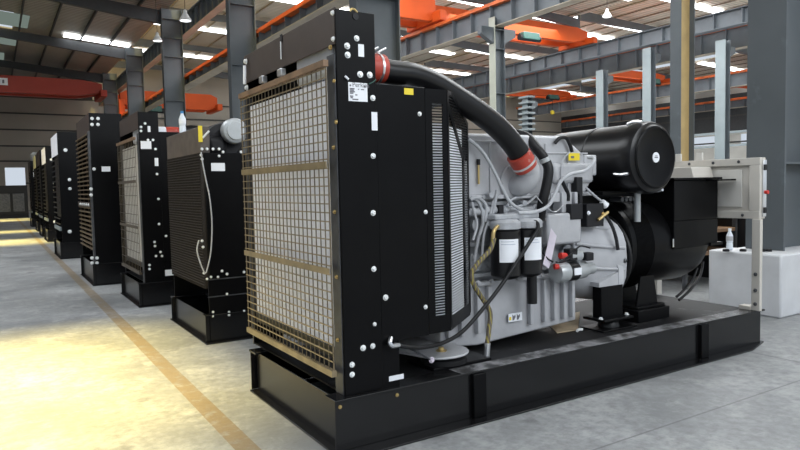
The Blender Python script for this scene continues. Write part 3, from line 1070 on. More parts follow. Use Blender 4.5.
# oil and fuel filters
for cx, labx in ((1.435, 0), (1.635, 1)):
    f = thing('oil_filter', (0, 0, 0), None, None)
    f.parent = G
    f.empty_display_size = 0.01
    cyc = 0.215
    MB().lathe((cx, cyc, 0.80), (0, 0, 1), [(0, 0.05), (0.01, 0.085), (0.03, 0.102), (0.33, 0.104), (0.34, 0.09)], 32).build('canister', 'blackgloss', f)
    MB().lathe((cx, cyc, 1.14), (0, 0, 1), [(0, 0.085), (0.005, 0.105), (0.05, 0.105), (0.07, 0.08)], 28).build('filter_head', 'castgrey', f, bevel=0.003)
    # wrapped label, turned toward the aisle side
    mbl = MB()
    a0, a1 = (math.radians(207), math.radians(283)) if labx == 0 else (math.radians(217), math.radians(292))
    nn = 12
    ro, ri = 0.1065, 0.1045
    po = [(cx + ro * math.cos(a0 + (a1 - a0) * i / nn), cyc + ro * math.sin(a0 + (a1 - a0) * i / nn)) for i in range(nn + 1)]
    pi_ = [(cx + ri * math.cos(a0 + (a1 - a0) * i / nn), cyc + ri * math.sin(a0 + (a1 - a0) * i / nn)) for i in range(nn, -1, -1)]
    mbl.prism(po + pi_, 'Z', 0.925, 1.08)
    mbl.build('filter_label', 'label', f)
    pr = MB()
    for zz, f0, f1 in ((1.062, .08, .7), (1.044, .08, .8)):
        b0, b1 = a0 + (a1 - a0) * f0, a0 + (a1 - a0) * f1
        po = [(cx + .1075 * math.cos(b0 + (b1 - b0) * i / 6), cyc + .1075 * math.sin(b0 + (b1 - b0) * i / 6)) for i in range(7)]
        pi_ = [(cx + .1066 * math.cos(b0 + (b1 - b0) * i / 6), cyc + .1066 * math.sin(b0 + (b1 - b0) * i / 6)) for i in range(6, -1, -1)]
        pr.prism(po + pi_, 'Z', zz, zz + 0.004)
    pr.build('label_print', mat('pale_ink', (0.45, 0.5, 0.6), 0.6), f)
bx('filter_bracket', 'castgrey', G, 1.34, 1.74, 0.20, YN + 0.08, 1.205, 1.245, bevel=0.01)
MB().tube([(1.69, 0.23, 0.82), (1.692, 0.23, 0.60)], 0.036, 14).build('drain_tube', 'rubber', G)

# starter motor
st = bpy.data.objects.new('starter_motor', None)
link(st, G)
sy, sz = 0.21, 0.80
MB().lathe((1.90, sy, sz), (1, 0.05, 0), [(0, 0.03), (0.005, 0.066), (0.02, 0.074), (0.10, 0.075)], 28).build('end_cap', 'canister', st)
MB().lathe((2.00, sy + .005, sz), (1, 0.05, 0), [(0, 0.070), (0.005, 0.074), (0.10, 0.074), (0.105, 0.07)], 28).build('motor_body', 'blackgloss', st)
bx('motor_label', 'label', st, 2.02, 2.09, sy - 0.0755, sy - 0.066, sz - 0.02, sz + 0.03)
MB().lathe((2.105, sy + .01, sz), (1, 0.05, 0), [(0, 0.07), (0.10, 0.066), (0.13, 0.048), (0.20, 0.045), (0.21, 0.03)], 28).build('drive_housing', 'canister', st)
MB().lathe((2.02, sy - 0.01, sz + 0.115), (1, 0.05, 0), [(0, 0.02), (0.005, 0.043), (0.12, 0.045), (0.13, 0.03)], 22).build('solenoid', 'canister', st)
MB().cyl((1.93, sy - 0.02, sz + 0.125), (1.985, sy - 0.02, sz + 0.12), 0.022, 10).build('red_terminal', 'redplastic', st)
MB().cyl((1.87, sy - 0.02, sz + 0.05), (1.90, sy - 0.03, sz + 0.05), 0.02, 10).build('red_terminal', 'redplastic', st)
bx('relay', 'cranedark', st, 2.00, 2.08, sy - 0.05, sy + 0.02, sz + 0.08, sz + 0.17, bevel=0.008)
bx('relay', 'cranedark', st, 2.16, 2.24, sy - 0.06, sy + 0.01, sz + 0.07, sz + 0.13, bevel=0.008)
for pts in (((553, 262), (547, 258), (541, 250), (538, 244)), ((573, 253), (566, 258), (560, 262)), ((575, 250), (581, 246), (590, 248)), ((556, 262), (562, 262), (570, 258))):
    MB().tube(ys(0.13, pts), 0.006, 6).build('starter_cable', 'cranedark', st)

# hanging lilac tag
tg = MB()
q = [pt('Y', 0.14, *c) for c in ((551, 228), (558.5, 236), (553, 262), (549, 268.5), (541.5, 264), (545, 248))]
q = [Vector((v.x, 0.14 + 0.02 * math.sin(i), v.z)) for i, v in enumerate(q)]
A = [tg.bm.verts.new(v) for v in q]
B = [tg.bm.verts.new(v + Vector((0, 0.002, 0))) for v in q]
tg.bm.faces.new(A)
tg.bm.faces.new(B[::-1])
for i in range(len(q)):
    tg.bm.faces.new([A[i], A[(i + 1) % len(q)], B[(i + 1) % len(q)], B[i]])
tg.build('paper_tag', 'pinktag', G)

# side box under the ecu and flywheel housing
bx('side_cover', 'enggrey', G, *(lambda a, b: (a.x, b.x, 0.26, YN + 0.08, b.z, a.z))(pt('Y', 0.26, 548, 214), pt('Y', 0.26, 582, 243)), bevel=0.02)
bh = MB()
rings = []
for x, hw, zc, hz, ang in ((2.24, 0.33, 0.93, 0.34, 0), (2.42, 0.36, 0.87, 0.36, 0), (2.60, 0.40, 0.83, 0.35, 0), (2.70, 0.42, 0.82, 0.36, 0), (2.75, 0.42, 0.82, 0.36, 0)):
    n = 24
    ring = []
    for i in range(n):
        t = 2 * PI * i / n
        c, s_ = math.cos(t), math.sin(t)
        ex = 0.72
        ring.append(bh.bm.verts.new((x, 0.68 + hw * math.copysign(abs(c) ** ex, c), zc + hz * math.copysign(abs(s_) ** ex, s_))))
    rings.append(ring)
bh.loft(rings)
fly = bh.build('flywheel_housing', 'enggrey', G, bevel=0.008)
rb = MB()
for z0_, z1_, ya_, yb_ in ((1.14, 1.05, .38, .34), (0.98, 0.92, .345, .265), (0.80, 0.75, .345, .262)):
    rb.tube([(2.26, ya_, z0_), (2.48, (ya_ + yb_) / 2 - .006, (z0_ + z1_) / 2), (2.72, yb_, z1_)], 0.012, 8)
rb.prism([(0.255, 0.636), (0.255, 0.76), (0.39, 1.02), (0.50, 0.9), (0.50, 0.636)], 'X', 2.64, 2.70)
rb.prism([(2.42, 0.636), (2.66, 0.636), (2.66, 0.74), (2.42, 0.67)], 'Y', 0.26, 0.40)
rb.build('housing_rib', 'enggrey', fly)
for t in range(12):
    a = t * PI / 6
    bolt_on_side('housing_bolt', (2.72, 0.68 - 0.42 * abs(math.cos(a)) ** 0.72, 0.82 + 0.33 * math.sin(a)), fly, 0.014, 'castgrey')
MB().tube([(2.77, 0.68 + 0.43 * math.cos(a), 0.83 + 0.38 * math.sin(a)) for a in [math.radians(d) for d in range(110, 260, 12)]], 0.016, 8).build('housing_gasket', 'rubber', G)

# engine feet on rubber mounts
def mount(x, y, zt, sx, sy, name='engine_foot', w=0.11):
    f = MB()
    f.box(x - w, x + w, y - 0.04, y + 0.05, SH + 0.08, zt)
    f.box(x - sx, x + sx, y - sy, y + sy, SH + 0.07, SH + 0.09)
    o = f.build(name, 'black', G, bevel=0.006)
    MB().lathe((x, y, SH + 0.012), (0, 0, 1), [(0, 0.085), (0.03, 0.08), (0.058, 0.06)], 20).build('rubber_mount', 'rubber', o)
    bx('mount_plate', 'black', o, x - sx * 1.15, x + sx * 1.15, y - sy * 1.1, y + sy * 1.1, SH, SH + 0.012, bevel=0.004)
    for sx_ in (-1, 1):
        bolt_on_side('mount_bolt', (x + sx_ * sx * 0.88, y - sy * 0.5, SH + 0.09), o, 0.014, 'bolt', 'Z', 1)
    return o


mount(2.57, 0.30, 0.635, 0.17, 0.11, w=0.125)
bk = MB()
bk.prism([(2.93, 0.37), (3.22, 0.37), (3.16, 0.66), (2.99, 0.66)], 'Y', 0.32, 0.34)
bk.prism([(2.93, 0.37), (3.22, 0.37), (3.16, 0.66), (2.99, 0.66)], 'Y', 0.52, 0.54)
bk.box(2.90, 3.25, 0.28, 0.58, 0.40, 0.42)
af = bk.build('alternator_foot', 'black', G, bevel=0.004)
bx('foot_block', 'black', af, 2.86, 3.26, 0.24, 0.46, SH, SH + 0.10, bevel=0.006)
MB().lathe((3.06, 0.35, SH + 0.10), (0, 0, 1), [(0, 0.03), (0.02, 0.03)], 12).build('mount_bolt', 'bolt', af)
# grey front foot plate at the fan end
fp = MB()
n = 18
poly = [(0.80, 0.62), (1.26, 0.62)] + [(0.88 + 0.19 * math.cos(t), 0.22 + 0.17 * math.sin(t)) for t in [math.radians(d) for d in range(20, -140, -12)]] + [(0.64, 0.40)]
fp.prism(poly, 'Z', 0.372, 0.388)
fo = fp.build('front_foot', 'enggrey', G, bevel=0.006)
MB().lathe((0.88, 0.21, 0.388), (0, 0, 1), [(0, 0.035), (0.006, 0.035), (0.007, 0.02), (0.025, 0.018)], 14).build('foot_bolt', 'brass', fo)
MB().lathe((0.90, 0.21, 0.32), (0, 0, 1), [(0, 0.15), (0.03, 0.15), (0.04, 0.13), (0.051, 0.12)], 24).build('rubber_mount', 'rubber', fo)
bx('mount_plate', 'black', fo, 0.74, 1.20, 0.095, 0.40, SH, SH + 0.02, bevel=0.004)
bx('chassis_crossmember', 'enggrey', G, 0.60, 1.2, 0.45, 0.95, 0.43, 0.62, bevel=0.02)
bolt_on_side('rod_end', pt('Y', 0.06, 431.5, 360), G, 0.014, 'pinktag')
MB().tube(ys(0.06, ((396, 343), (415, 351), (431, 360))), 0.006, 8).build('drain_rod', 'darksteel', G)

# alternator
al = MB()
al.lathe((2.83, 0.68, 0.90), (1, 0, 0), [(0, 0.36), (0.02, 0.39), (0.30, 0.39), (0.32, 0.36), (1.0, 0.37), (1.12, 0.34), (1.16, 0.2)], 44)
alt = al.build('alternator', 'black', G)
ar = MB()
for k in range(16):
    x = 2.90 + 0.012 + k * 0.014
    ar.lathe((x, 0.68, 0.90), (1, 0, 0), [(0, 0.385), (0.001, 0.396), (0.005, 0.396), (0.006, 0.385)], 44)
ar.build('vent_louver', 'black', alt)
tb = MB()
tb.box(3.40, 4.03, 0.30, 1.0, 1.10, 1.45)
tb.box(3.40, 4.03, 0.30, 0.6, 0.86, 1.10)
tbx = tb.build('terminal_box', 'black', G, bevel=0.006)
bx('box_lid', 'black', tbx, 3.36, 4.05, 0.27, 1.04, 1.452, 1.470, bevel=0.003)
bx('box_edge', 'steel', tbx, 3.385, 3.40, 0.30, 0.305, 0.88, 0.95)
bx('intake_casing', 'black', G, 2.52, 3.30, 0.62, 1.15, 1.24, 1.40, bevel=0.03)
bx('turbo_casing', 'cranedark', G, 2.48, 3.1, 0.78, 1.25, 1.40, 1.72, bevel=0.05)
bx('cabinet_shelf', 'black', G, 3.85, 4.078, 0.16, 0.50, 1.436, 1.451)
bx('cabinet_shelf', 'black', G, 3.90, 4.078, 0.28, 0.50, 0.86, 0.885)
rs = MB()
for k in range(4):
    rs.lathe((2.9 + 0.05 * k, 0.55, 1.30), (0, -1, 0), [(0, 0.02), (0.12, 0.02)], 8)
rs.build('wiring_clamp', 'darksteel', G)

# air filter drum
fc = Vector((2.875, 0.10, 1.63))
R_ = 0.285
dr = MB()
dr.lathe(fc, (0, 1, 0), [(0.0, R_ * 0.86), (0.012, R_ * 0.9), (0.02, R_ * 0.96), (0.05, R_), (0.13, R_), (0.135, R_ * 0.97), (0.5, R_ * 0.96), (0.505, R_ * 0.975), (0.53, R_ * 0.975), (0.535, R_ * 0.95), (0.95, R_ * 0.93), (1.0, R_ * 0.8)], 56)
drum = dr.build('air_filter', 'blackgloss', G)
cp = MB()
cp.lathe(fc + Vector((0, 0.0, 0)), (0, -1, 0), [(-0.01, R_ * 0.86), (0.006, R_ * 0.85), (0.012, R_ * 0.80), (0.004, R_ * 0.74), (0.004, R_ * 0.3), (0.004, 0.02)], 56)
cap = cp.build('filter_cap', 'black', drum)
MB().cyl(fc + Vector((0, -0.004, 0)), fc + Vector((0, -0.010, 0)), 0.040, 28).build('round_sticker', 'label', cap)
sk_ = MB()
sk_.box(fc.x - 0.02, fc.x + 0.02, fc.y - 0.012, fc.y - 0.0102, fc.z - 0.004, fc.z + 0.004)
sk_.box(fc.x - 0.015, fc.x + 0.015, fc.y - 0.012, fc.y - 0.0102, fc.z + 0.010, fc.z + 0.014)
sk_.build('sticker_print', 'ink', cap, smooth=False)
for a in (112, 205, 300):
    t = math.radians(a)
    u = Vector((math.cos(t), 0, math.sin(t)))
    MB().tube([fc + u * (R_ + 0.008) + Vector((0, 0.04, 0)), fc + u * (R_ + 0.02) + Vector((0, 0.10, 0)), fc + u * (R_ + 0.006) + Vector((0, 0.17, 0))], 0.013, 8).build('cap_latch', 'steel', drum)
MB().tube([(2.92, 0.30, 1.12), (2.92, 0.30, 1.37)], 0.026, 14).build('filter_post', 'canister', G)
bx('filter_cradle', 'black', G, 2.55, 3.02, 0.33, 0.62, 1.345, 1.375, bevel=0.005)
bx('support_bracket', 'black', G, 2.6, 3.4, 0.60, 0.75, 1.05, 1.26, bevel=0.01)

# control cabinet on its beige post
CX = 4.08
cab = MB()
cab.box(CX + 0.03, CX + 0.09, -0.05, 0.80, 1.10, 1.63)
cbo = cab.build('control_cabinet', 'beige', G, bevel=0.006)
rim = MB()
rim.box(CX + 0.0, CX + 0.03, -0.05, 0.80, 1.565, 1.63)
rim.box(CX + 0.0, CX + 0.03, -0.05, 0.80, 1.10, 1.165)
rim.box(CX + 0.0, CX + 0.03, -0.05, 0.045, 1.165, 1.565)
rim.box(CX + 0.0, CX + 0.03, 0.72, 0.80, 1.165, 1.565)
rim.build('cabinet_rim', 'beige', cbo, bevel=0.004)
bx('cabinet_back_panel', 'beige2', cbo, CX + 0.016, CX + 0.03, 0.12, 0.68, 1.2, 1.53, bevel=0.004)
for y, z in ((0.62, 1.60), (0.38, 1.60), (0.14, 1.60), (0.60, 1.13), (0.36, 1.13), (0.10, 1.13)):
    bolt_on_side('cabinet_screw', (CX - 0.0005, y, z), cbo, 0.010, 'darksteel', 'X')
hood = MB()
hood.prism([(0.84, 1.42), (0.78, 1.565), (0.40, 1.565), (0.36, 1.42)], 'X', CX - 0.30, CX - 0.001)
hood.build('cable_hood', 'beige', G, bevel=0.005)
for y in (0.74, 0.52):
    bx('hood_tab', 'beige2', cbo, CX + 0.001, CX + 0.02, y - 0.03, y + 0.03, 1.63, 1.70, bevel=0.003)
bx('cabinet_edge', 'steel', cbo, CX + 0.035, CX + 0.085, -0.062, -0.051, 1.12, 1.61, bevel=0.003)
for z in (1.15, 1.52):
    bx('hinge', 'cranedark', cbo, CX + 0.03, CX + 0.07, -0.075, -0.063, z, z + 0.05, bevel=0.003)
MB().cyl((CX + 0.06, -0.063, 1.33), (CX + 0.06, -0.09, 1.33), 0.016, 14).build('stop_button', 'redplastic', cbo)
post = bx('cabinet_post', 'beige', G, CX - 0.02, CX + 0.02, -0.07, 0.005, SH, 1.10, bevel=0.005)
bx('post_foot', 'beige', post, CX - 0.03, CX + 0.06, 0.006, 0.11, SH, SH + 0.035, bevel=0.004)
for z in (0.62, 0.48, 0.36):
    bolt_on_side('post_screw', (CX - 0.021, -0.033, z), post, 0.012, 'darksteel', 'X')
bx('cabinet_post', 'beige', G, CX + 0.04, CX + 0.12, 1.0, 1.08, SH, 1.5, bevel=0.005)
bx('cabinet_arm', 'beige', G, CX + 0.05, CX + 0.11, 0.80, 1.0, 1.20, 1.30, bevel=0.004)

# charge air pipe with red sleeves
pipe = [(0.28, 0.16, 2.135)] + ys(0.2, ((392, 72.5, .17), (412, 75, .18), (433, 83, .19), (455, 96.5, .2), (478, 112, .2), (500, 129.5, .21), (515, 147, .215), (523, 160, .22)))
MB().tube(pipe, lambda t: 0.070 + 0.006 * min(1, t * 2), 24).build('charge_air_pipe', 'blackgloss', G)


def sleeve(path, r, parent=G):
    s = bpy.data.objects.new('silicone_sleeve', None)
    link(s, parent)
    MB().tube(path, r, 24, sub=3).build('sleeve_body', 'red', s)
    P0, P1 = Vector(path[0]), Vector(path[-1])
    for f in (0.7,):
        c = P0.lerp(P1, f)
        dd = (P1 - P0).normalized()
        MB().lathe(c - dd * 0.008, dd, [(0, r + 0.001), (0.001, r + 0.005), (0.015, r + 0.005), (0.016, r + 0.001)], 24).build('clamp_band', 'steel', s)
    return s


s1 = sleeve([(0.33, 0.16, 2.137), (0.46, 0.165, 2.137)], 0.084)
for xo in (0.345, 0.395):
    MB().tube([(xo, 0.11, 2.215), (xo + 0.055, 0.10, 2.245)], 0.006, 6).build('clamp_screw', 'steel', s1)
ea, eb = pt('Y', 0.215, 518, 154), pt('Y', 0.222, 526, 167)
sleeve([ea, eb], 0.085)
el = MB()
el.tube([eb, pt('Y', 0.225, 529.5, 172), pt('Y', 0.24, 528, 180), pt('Y', 0.29, 521, 185.5), pt('Y', 0.38, 512, 186)], lambda t: 0.076 - 0.004 * t, 24)
el.build('intake_elbow', 'enggrey', G)
q = pt('Y', YN - 0.02, 515, 183)
MB().lathe(q, (0, 1, 0), [(-0.004, 0.12), (0.0, 0.13), (0.03, 0.13)], 32).build('elbow_flange', 'enggrey', G, bevel=0.004)
for k in range(6):
    t = k * PI / 3
    bolt_on_side('elbow_bolt', q + Vector((0.125 * math.cos(t), -0.003, 0.125 * math.sin(t))), G, 0.009, 'castgrey')

# coolant hose behind, dropping beside the filters
MB().tube(ys(0.2, ((516, 134, .5), (528, 138, .4), (538, 150, .3), (545, 160, .27), (548.5, 170, .25), (546.5, 185, .25), (543, 200, .26), (540, 220, .3))), 0.036, 18).build('coolant_hose', 'rubber', G)
a, b = pt('Y', 0.27, 544, 158), pt('Y', 0.26, 547, 165)
MB().lathe(a, b - a, [(0, 0.038), (0.001, 0.042), (0.03, 0.042), (0.031, 0.038)], 20).build('hose_clamp', 'canister', G)

HO = (('black_hose', 'rubber', .013, ((393, 344, .0), (408, 347, .0), (425, 347, .02), (445, 342, .03), (463, 331, .05), (482, 310, .07), (500, 287, .08), (517, 262, .08), (531, 240, .08), (538, 229, .09), (536, 222, .12), (527, 222, .15))),
      ('striped_hose', 'stripehose', .016, ((494, 238, .16), (490, 250, .16), (480, 261, .17), (472, 273, .18), (474, 285, .18), (482, 298, .18), (490, 312, .17), (489, 330, .15), (487, 345, .14))),
      ('brass_elbow_pipe', 'brass', .013, ((507, 226, .2), (499, 226, .18), (494, 231, .16), (493, 239, .16))),
      ('hose_fitting', 'steel', .020, ((487.5, 343, .14), (487, 352, .14), (486.5, 359, .14))),
      ('hose_tail', 'cranedark', .013, ((486.5, 358, .14), (486, 364, .14))),
      ('pale_conduit', 'hosegrey', .013, ((518, 213, .2), (535, 212, .2), (548, 206, .2), (555, 194, .2), (561, 181, .2), (571, 174, .2), (584, 171, .2), (592, 164, .2), (594, 158.5, .22), (588, 157.5, .27))),
      ('grey_conduit', 'hosegrey', .012, ((468, 139, .3), (478, 147, .3), (486, 157, .28), (495, 173, .27), (503, 190, .26), (511, 203, .25), (522, 210, .25), (533, 211, .27))),
      ('breather_hose', 'rubber', .014, ((555, 143, .34), (560, 138, .33), (566, 138, .33), (570, 145, .33), (572, 152, .33))),
      ('breather_hose', 'rubber', .015, ((561, 179, .3), (565, 187, .3), (568, 194, .3), (568, 201, .3))),
      ('thin_cable', 'hosegrey', .005, ((570, 152, .33), (563, 160, .32), (561, 175, .32), (563, 184, .31))),
      ('thin_cable', 'steel', .004, ((536, 196, .25), (545, 206, .24), (555, 212, .24), (563, 205, .25))),
      ('sensor_pipe', 'hosegrey', .010, ((586, 188, .3), (596, 197, .3), (604, 203, .3))),
      ('wiring_loom', 'cranedark', .014, ((606, 216, .3), (612, 226, .27), (616, 238, .25), (618, 250, .24))),
      ('battery_cable', 'rubber', .012, ((697, 268, .45), (692, 280, .42), (682, 292, .40), (676, 297, .42))),
      ('battery_cable', 'rubber', .012, ((703, 262, .5), (700, 276, .45), (690, 290, .42), (679, 300, .40))))
for nm, m, r, pts in HO:
    MB().tube(ys(0, pts), r, 10).build(nm, m, G)
a, b = pt('Y', 0.29, 602, 202), pt('Y', 0.29, 609, 209)
MB().lathe(a, b - a, [(0, 0.012), (0.001, 0.024), (0.05, 0.03), (0.051, 0.02)], 12).build('white_connector', 'label', G)
MB().tube([pt('Y', .0, 391, 338), pt('Y', -.03, 390, 343), pt('Y', -.03, 393, 346), pt('Y', -.01, 399, 345)], 0.013, 8).build('hose_elbow', 'steel', G)
# engine control modules
for (xa, ya, xb, yb, yy) in ((571, 204, 583, 219, .25), (587, 204, 604, 226, .26), (577, 177, 583, 205, .30)):
    a, b = pt('Y', yy, xa, ya), pt('Y', yy, xb, yb)
    bx('control_module', 'cranedark', G, a.x, b.x, yy, yy + 0.09, b.z, a.z, bevel=0.006)
a = pt('Y', .25, 598, 220)
b = pt('Y', .25, 608, 212)
MB().tube([a, b], 0.012, 8).build('brass_fitting', 'brass', G)
for px, py in ((588.5, 213), (603, 214)):
    bolt_on_side('module_screw', pt('Y', .258, px, py), G, 0.012, 'label' if px < 600 else 'brass')
for (xa, ya, xb, yb) in ((562, 192, 572, 212), (575, 192, 580, 204), (551, 193, 560, 202)):
    a, b = pt('Y', .30, xa, ya), pt('Y', .30, xb, yb)
    bx('sensor_bracket', 'enggrey', G, a.x, b.x, .30, .40, b.z, a.z, bevel=0.006)
a = pt('Y', YN - .03, 545, 142)
# cover top block and rear corner of the head
bx('rear_lifting_bracket', 'enggrey', G, 2.36, 2.5, YN - 0.01, YN + 0.03, 1.50, 1.66, bevel=0.01)

# loose things lying on the skid and floor
cb = MB()
qs = [pt('Z', SH + 0.004, *c) for c in ((544, 320), (580, 312), (578, 330), (557, 333))]
cb.prism([(v.x, v.y) for v in qs], 'Z', SH + 0.001, SH + 0.008)
tag(cb.build('cardboard_sheet', 'cardboard'), 'tan cardboard piece lying on the black skid beside the sump', 'cardboard')
q = pt('Z', SH, 580, 332)
tag(MB().tube([(q.x - 0.03, q.y, SH + 0.012), (q.x + 0.005, q.y + 0.02, SH + 0.014), (q.x + 0.04, q.y + 0.012, SH + 0.012)], 0.011, 8).build('rag', 'white'), 'crumpled pale rag on the skid by the tan cardboard', 'rag')

# ------------------------------------------------------------------ the white wrapped crate and what is on it
cr = thing('wrapped_crate', (5.30, 0.40, 0), 'white sheet-wrapped crate on the floor beyond the skid end', 'crate')
c = MB()
c.box(0, 0.42, 0.0, 0.80, 0, 0.66)
c.build('crate_body', 'wrap', cr, bevel=0.02)
dp = MB()
n = 26
pf = []
for i in range(n + 1):
    x = 0.425 + 1.6 * i / n
    pf.append((x, -0.02 - 0.03 * math.sin(i * 1.3) - 0.015 * math.sin(i * 2.9)))
dp.prism(pf + [(2.0, 0.75), (0.425, 0.75)], 'Z', 0.0, 0.655)
dp.build('draped_sheet', 'wrap', cr, bevel=0.02)
bx('dark_edge', 'seam', cr, -0.006, 0.0, 0.22, 0.235, 0.02, 0.64)
for i, (px, lab) in enumerate(((726, 'small black cap on the white crate behind the bottle'), (743, 'small black cap on the white crate next to the bottle'), (762, 'black cap on the crate just beyond the beige post'), (768.5, 'black cap on the crate farther from the beige post'))):
    q = pt('Z', 0.665, px, 251)
    o = MB().lathe((q.x, q.y, 0.661), (0, 0, 1), [(0, 0.035), (0.02, 0.035), (0.028, 0.025)], 16).build('black_cap', 'cranedark')
    tag(o, lab, 'cap', 'black caps on the white crate')


def bottle(loc, label, h=0.24, grp=None, cap='bluecap'):
    t = thing('water_bottle', loc, label, 'bottle', grp)
    MB().lathe((0, 0, 0), (0, 0, 1), [(0, 0.028), (0.01, 0.035), (h * .3, 0.033), (h * .34, 0.030), (h * .4, 0.035), (h * .66, 0.035), (h * .86, 0.016), (h * .9, 0.015)], 20).build('bottle_body', 'bottle', t)
    MB().lathe((0, 0, h * .44), (0, 0, 1), [(0, 0.0355), (h * .2, 0.0355)], 20).build('bottle_wrapper', 'hosegrey' if cap != 'bluecap' else 'label', t)
    MB().lathe((0, 0, h * .9), (0, 0, 1), [(0, 0.017), (h * .1, 0.017)], 14).build('bottle_cap', cap, t)
    return t


bottle((5.38, 1.0, 0.665), 'clear plastic water bottle standing on the white crate', cap='label')

# workbench shelf with boards behind the crate
wb = thing('timber_rack', (6.6, 2.6, 0), 'dark rack with brown boards behind the white crate', 'rack')
bx('side_panel', 'cranedark', wb, 0.8, 0.83, -0.9, 1.0, 0, 1.15)
for z in (0.42, 0.72):
    bx('shelf_board', 'wood', wb, -0.4, 0.8, -0.5, 1.0, z, z + 0.05, bevel=0.005)
bx('back_panel', 'cranedark', wb, -0.4, 0.8, 1.0, 1.03, 0, 1.32)
for k in range(3):
    bx('board', 'wood', wb, -0.7, 0.7, -0.4 + 0.45 * k, -0.02 + 0.45 * k, 1.051, 1.09, bevel=0.004)
for xx in (-0.38, 0.76):
    for yy in (-0.48, 0.96):
        bx('rack_leg', 'darksteel', wb, xx - 0.025, xx + 0.025, yy - 0.025, yy + 0.025, 0, 1.05)
for i, (x, y, s_, lab) in enumerate(((4.75, 2.1, .28, 'open tan carton on the floor behind the skid end'), (5.2, 2.55, .22, 'small tan carton on the floor beside the open carton'))):
    t = thing('cardboard_box', (x, y, 0), lab, 'box', 'cartons behind the skid')
    bx('carton', 'cardboard', t, -s_ / 2, s_ / 2, -s_ / 2, s_ / 2, 0, s_ * .6, bevel=0.004)
    MB().prism([(-s_ / 2, s_ * .6), (-s_ * .8, s_ * .72), (-s_ * .8, s_ * .735), (-s_ / 2, s_ * .615)], 'Y', -s_ / 2, s_ / 2).build('carton_flap', 'cardboard', t)

# ------------------------------------------------------------------ the other generator sets in the row


def rear_engine(root, W, grey='castgrey'):
    bx('engine_block', grey, root, 1.0, 2.2, 0.35, W - 0.35, 0.75, 1.65, bevel=0.04)
    bx('oil_sump', grey, root, 1.0, 2.1, 0.38, W - 0.38, 0.36, 0.75, bevel=0.03)
    MB().lathe((2.7, W / 2, 0.9), (1, 0, 0), [(-0.5, 0.3), (0, 0.38), (1.1, 0.37), (1.2, 0.2)], 28).build('alternator', 'black', root)


def plain_set(loc, label, H, W=1.38, L_=4.0, zs=0.30, **k):
    g = thing('generator_set', loc, label, 'generator', 'generator sets in the row')
    skid_frame(g, L_, W - 0.05, zs, posts=(1.0,))
    s = radiator_head(g, W, H, zs, **k)
    rear_engine(g, W)
    return g, s


def loc_bolts(g, s, spots, r=0.014, y=-0.001):
    """spots measured on the photograph on the unit's near side plane"""
    oy = g.location.y
    for px, py in spots:
        q = pt('Y', oy + y, px, py) - g.location
        bolt_on_side('side_bolt', q, s, r)


def loc_label(g, s, a, b, m='label', name='paper_label', y=-0.0015):
    p0 = pt('Y', g.location.y + y, *a) - g.location
    p1 = pt('Y', g.location.y + y, *b) - g.location
    return bx(name, m, s, p0.x, p1.x, y - 0.003, y, min(p0.z, p1.z), max(p0.z, p1.z))


# second set: brown core, bottle on top, silver canister behind, tall two-step plinth
g2 = thing('generator_set', (0.13, 2.98, 0), 'generator set with brown finned radiator and silver canister behind the bottle', 'generator', 'generator sets in the row')
W2 = 1.40
skid_frame(g2, 4.0, W2, 0.27)
bx('plinth_plate', 'black', g2, 0.04, 0.7, 0.0, 0.012, 0.27, 0.60, bevel=0.003)
bx('plinth_plate', 'black', g2, 0.04, 0.7, W2 - 0.012, W2, 0.27, 0.60, bevel=0.003)
bx('plinth_edge', 'darksteel', g2, 0.03, 0.7, -0.004, 0.0, 0.435, 0.445)
bx('plinth_edge', 'darksteel', g2, 0.03, 0.7, -0.004, 0.0, 0.60, 0.61)
hb2 = bx('radiator_body', 'black', g2, 0.05, 0.62, 0, W2, 0.61, 1.80, bevel=0.006)
cr2 = MB()
cr2.box(0.02, 0.05, 0.03, W2 - 0.03, 0.52, 1.80)
crb2 = cr2.build('radiator_core', 'corebrown', g2)
f = MB()
z = 0.55
while z < 1.79:
    f.box(0.012, 0.020, 0.03, W2 - 0.03, z, z + 0.006)
    z += 0.026
for k in range(46):
    y = 0.04 + (W2 - 0.08) * k / 45
    f.box(0.014, 0.020, y, y + 0.004, 0.52, 1.80)
f.build('cooling_fins', 'corebrown', crb2, smooth=False)
bx('front_panel', mat('worn_brown_panel', (0.085, 0.068, 0.058), 0.5, var=0.3, scale=9), g2, 0.02, 0.11, 0.02, W2 - 0.02, 1.80, 2.045, bevel=0.004)
bx('yellow_strip', 'yellow', g2, 0.005, 0.04, 0.0, 0.018, 1.90, 2.05)
MB().lathe((0.325, 0.22, 1.91), (0, 1, 0), [(0, 0.14), (0.04, 0.195), (0.7, 0.195), (0.75, 0.12)], 30).build('header_cylinder', 'cranedark', g2)
bx('header_saddle', 'cranedark', g2, 0.13, 0.33, 0.16, 1.1, 1.79, 1.97, bevel=0.05)
MB().lathe((0.385, 0.07, 2.02), (0, 1, 0), [(0, 0.05), (0.0, 0.085), (0.012, 0.09), (0.02, 0.115), (0.035, 0.125), (0.10, 0.125), (0.11, 0.12)], 36).build('air_filter', 'canister', g2)
MB().lathe((0.385, 0.181, 2.02), (0, 1, 0), [(0, 0.118), (0.6, 0.118)], 36).build('filter_housing', 'cranedark', g2)
MB().tube([pt('Y', 3.0, 202.5, 138) - g2.location, pt('Y', 3.0, 209, 131) - g2.location], 0.010, 8).build('stay_rod', 'white', g2)
loc_bolts(g2, hb2, ((202, 149), (207, 149), (213, 149), (219, 149), (219, 156), (223, 152), (241, 152), (201, 155), (202, 159), (202, 241), (203, 247), (204, 273), (222, 271), (227, 274), (244, 272)), 0.010)
loc_bolts(g2, hb2, ((211, 277), (218, 277), (207, 279), (227, 294), (213, 312), (229, 312), (244, 311), (213, 316), (229, 315)), 0.009, y=-0.006)
loc_label(g2, hb2, (211, 163), (225, 171))
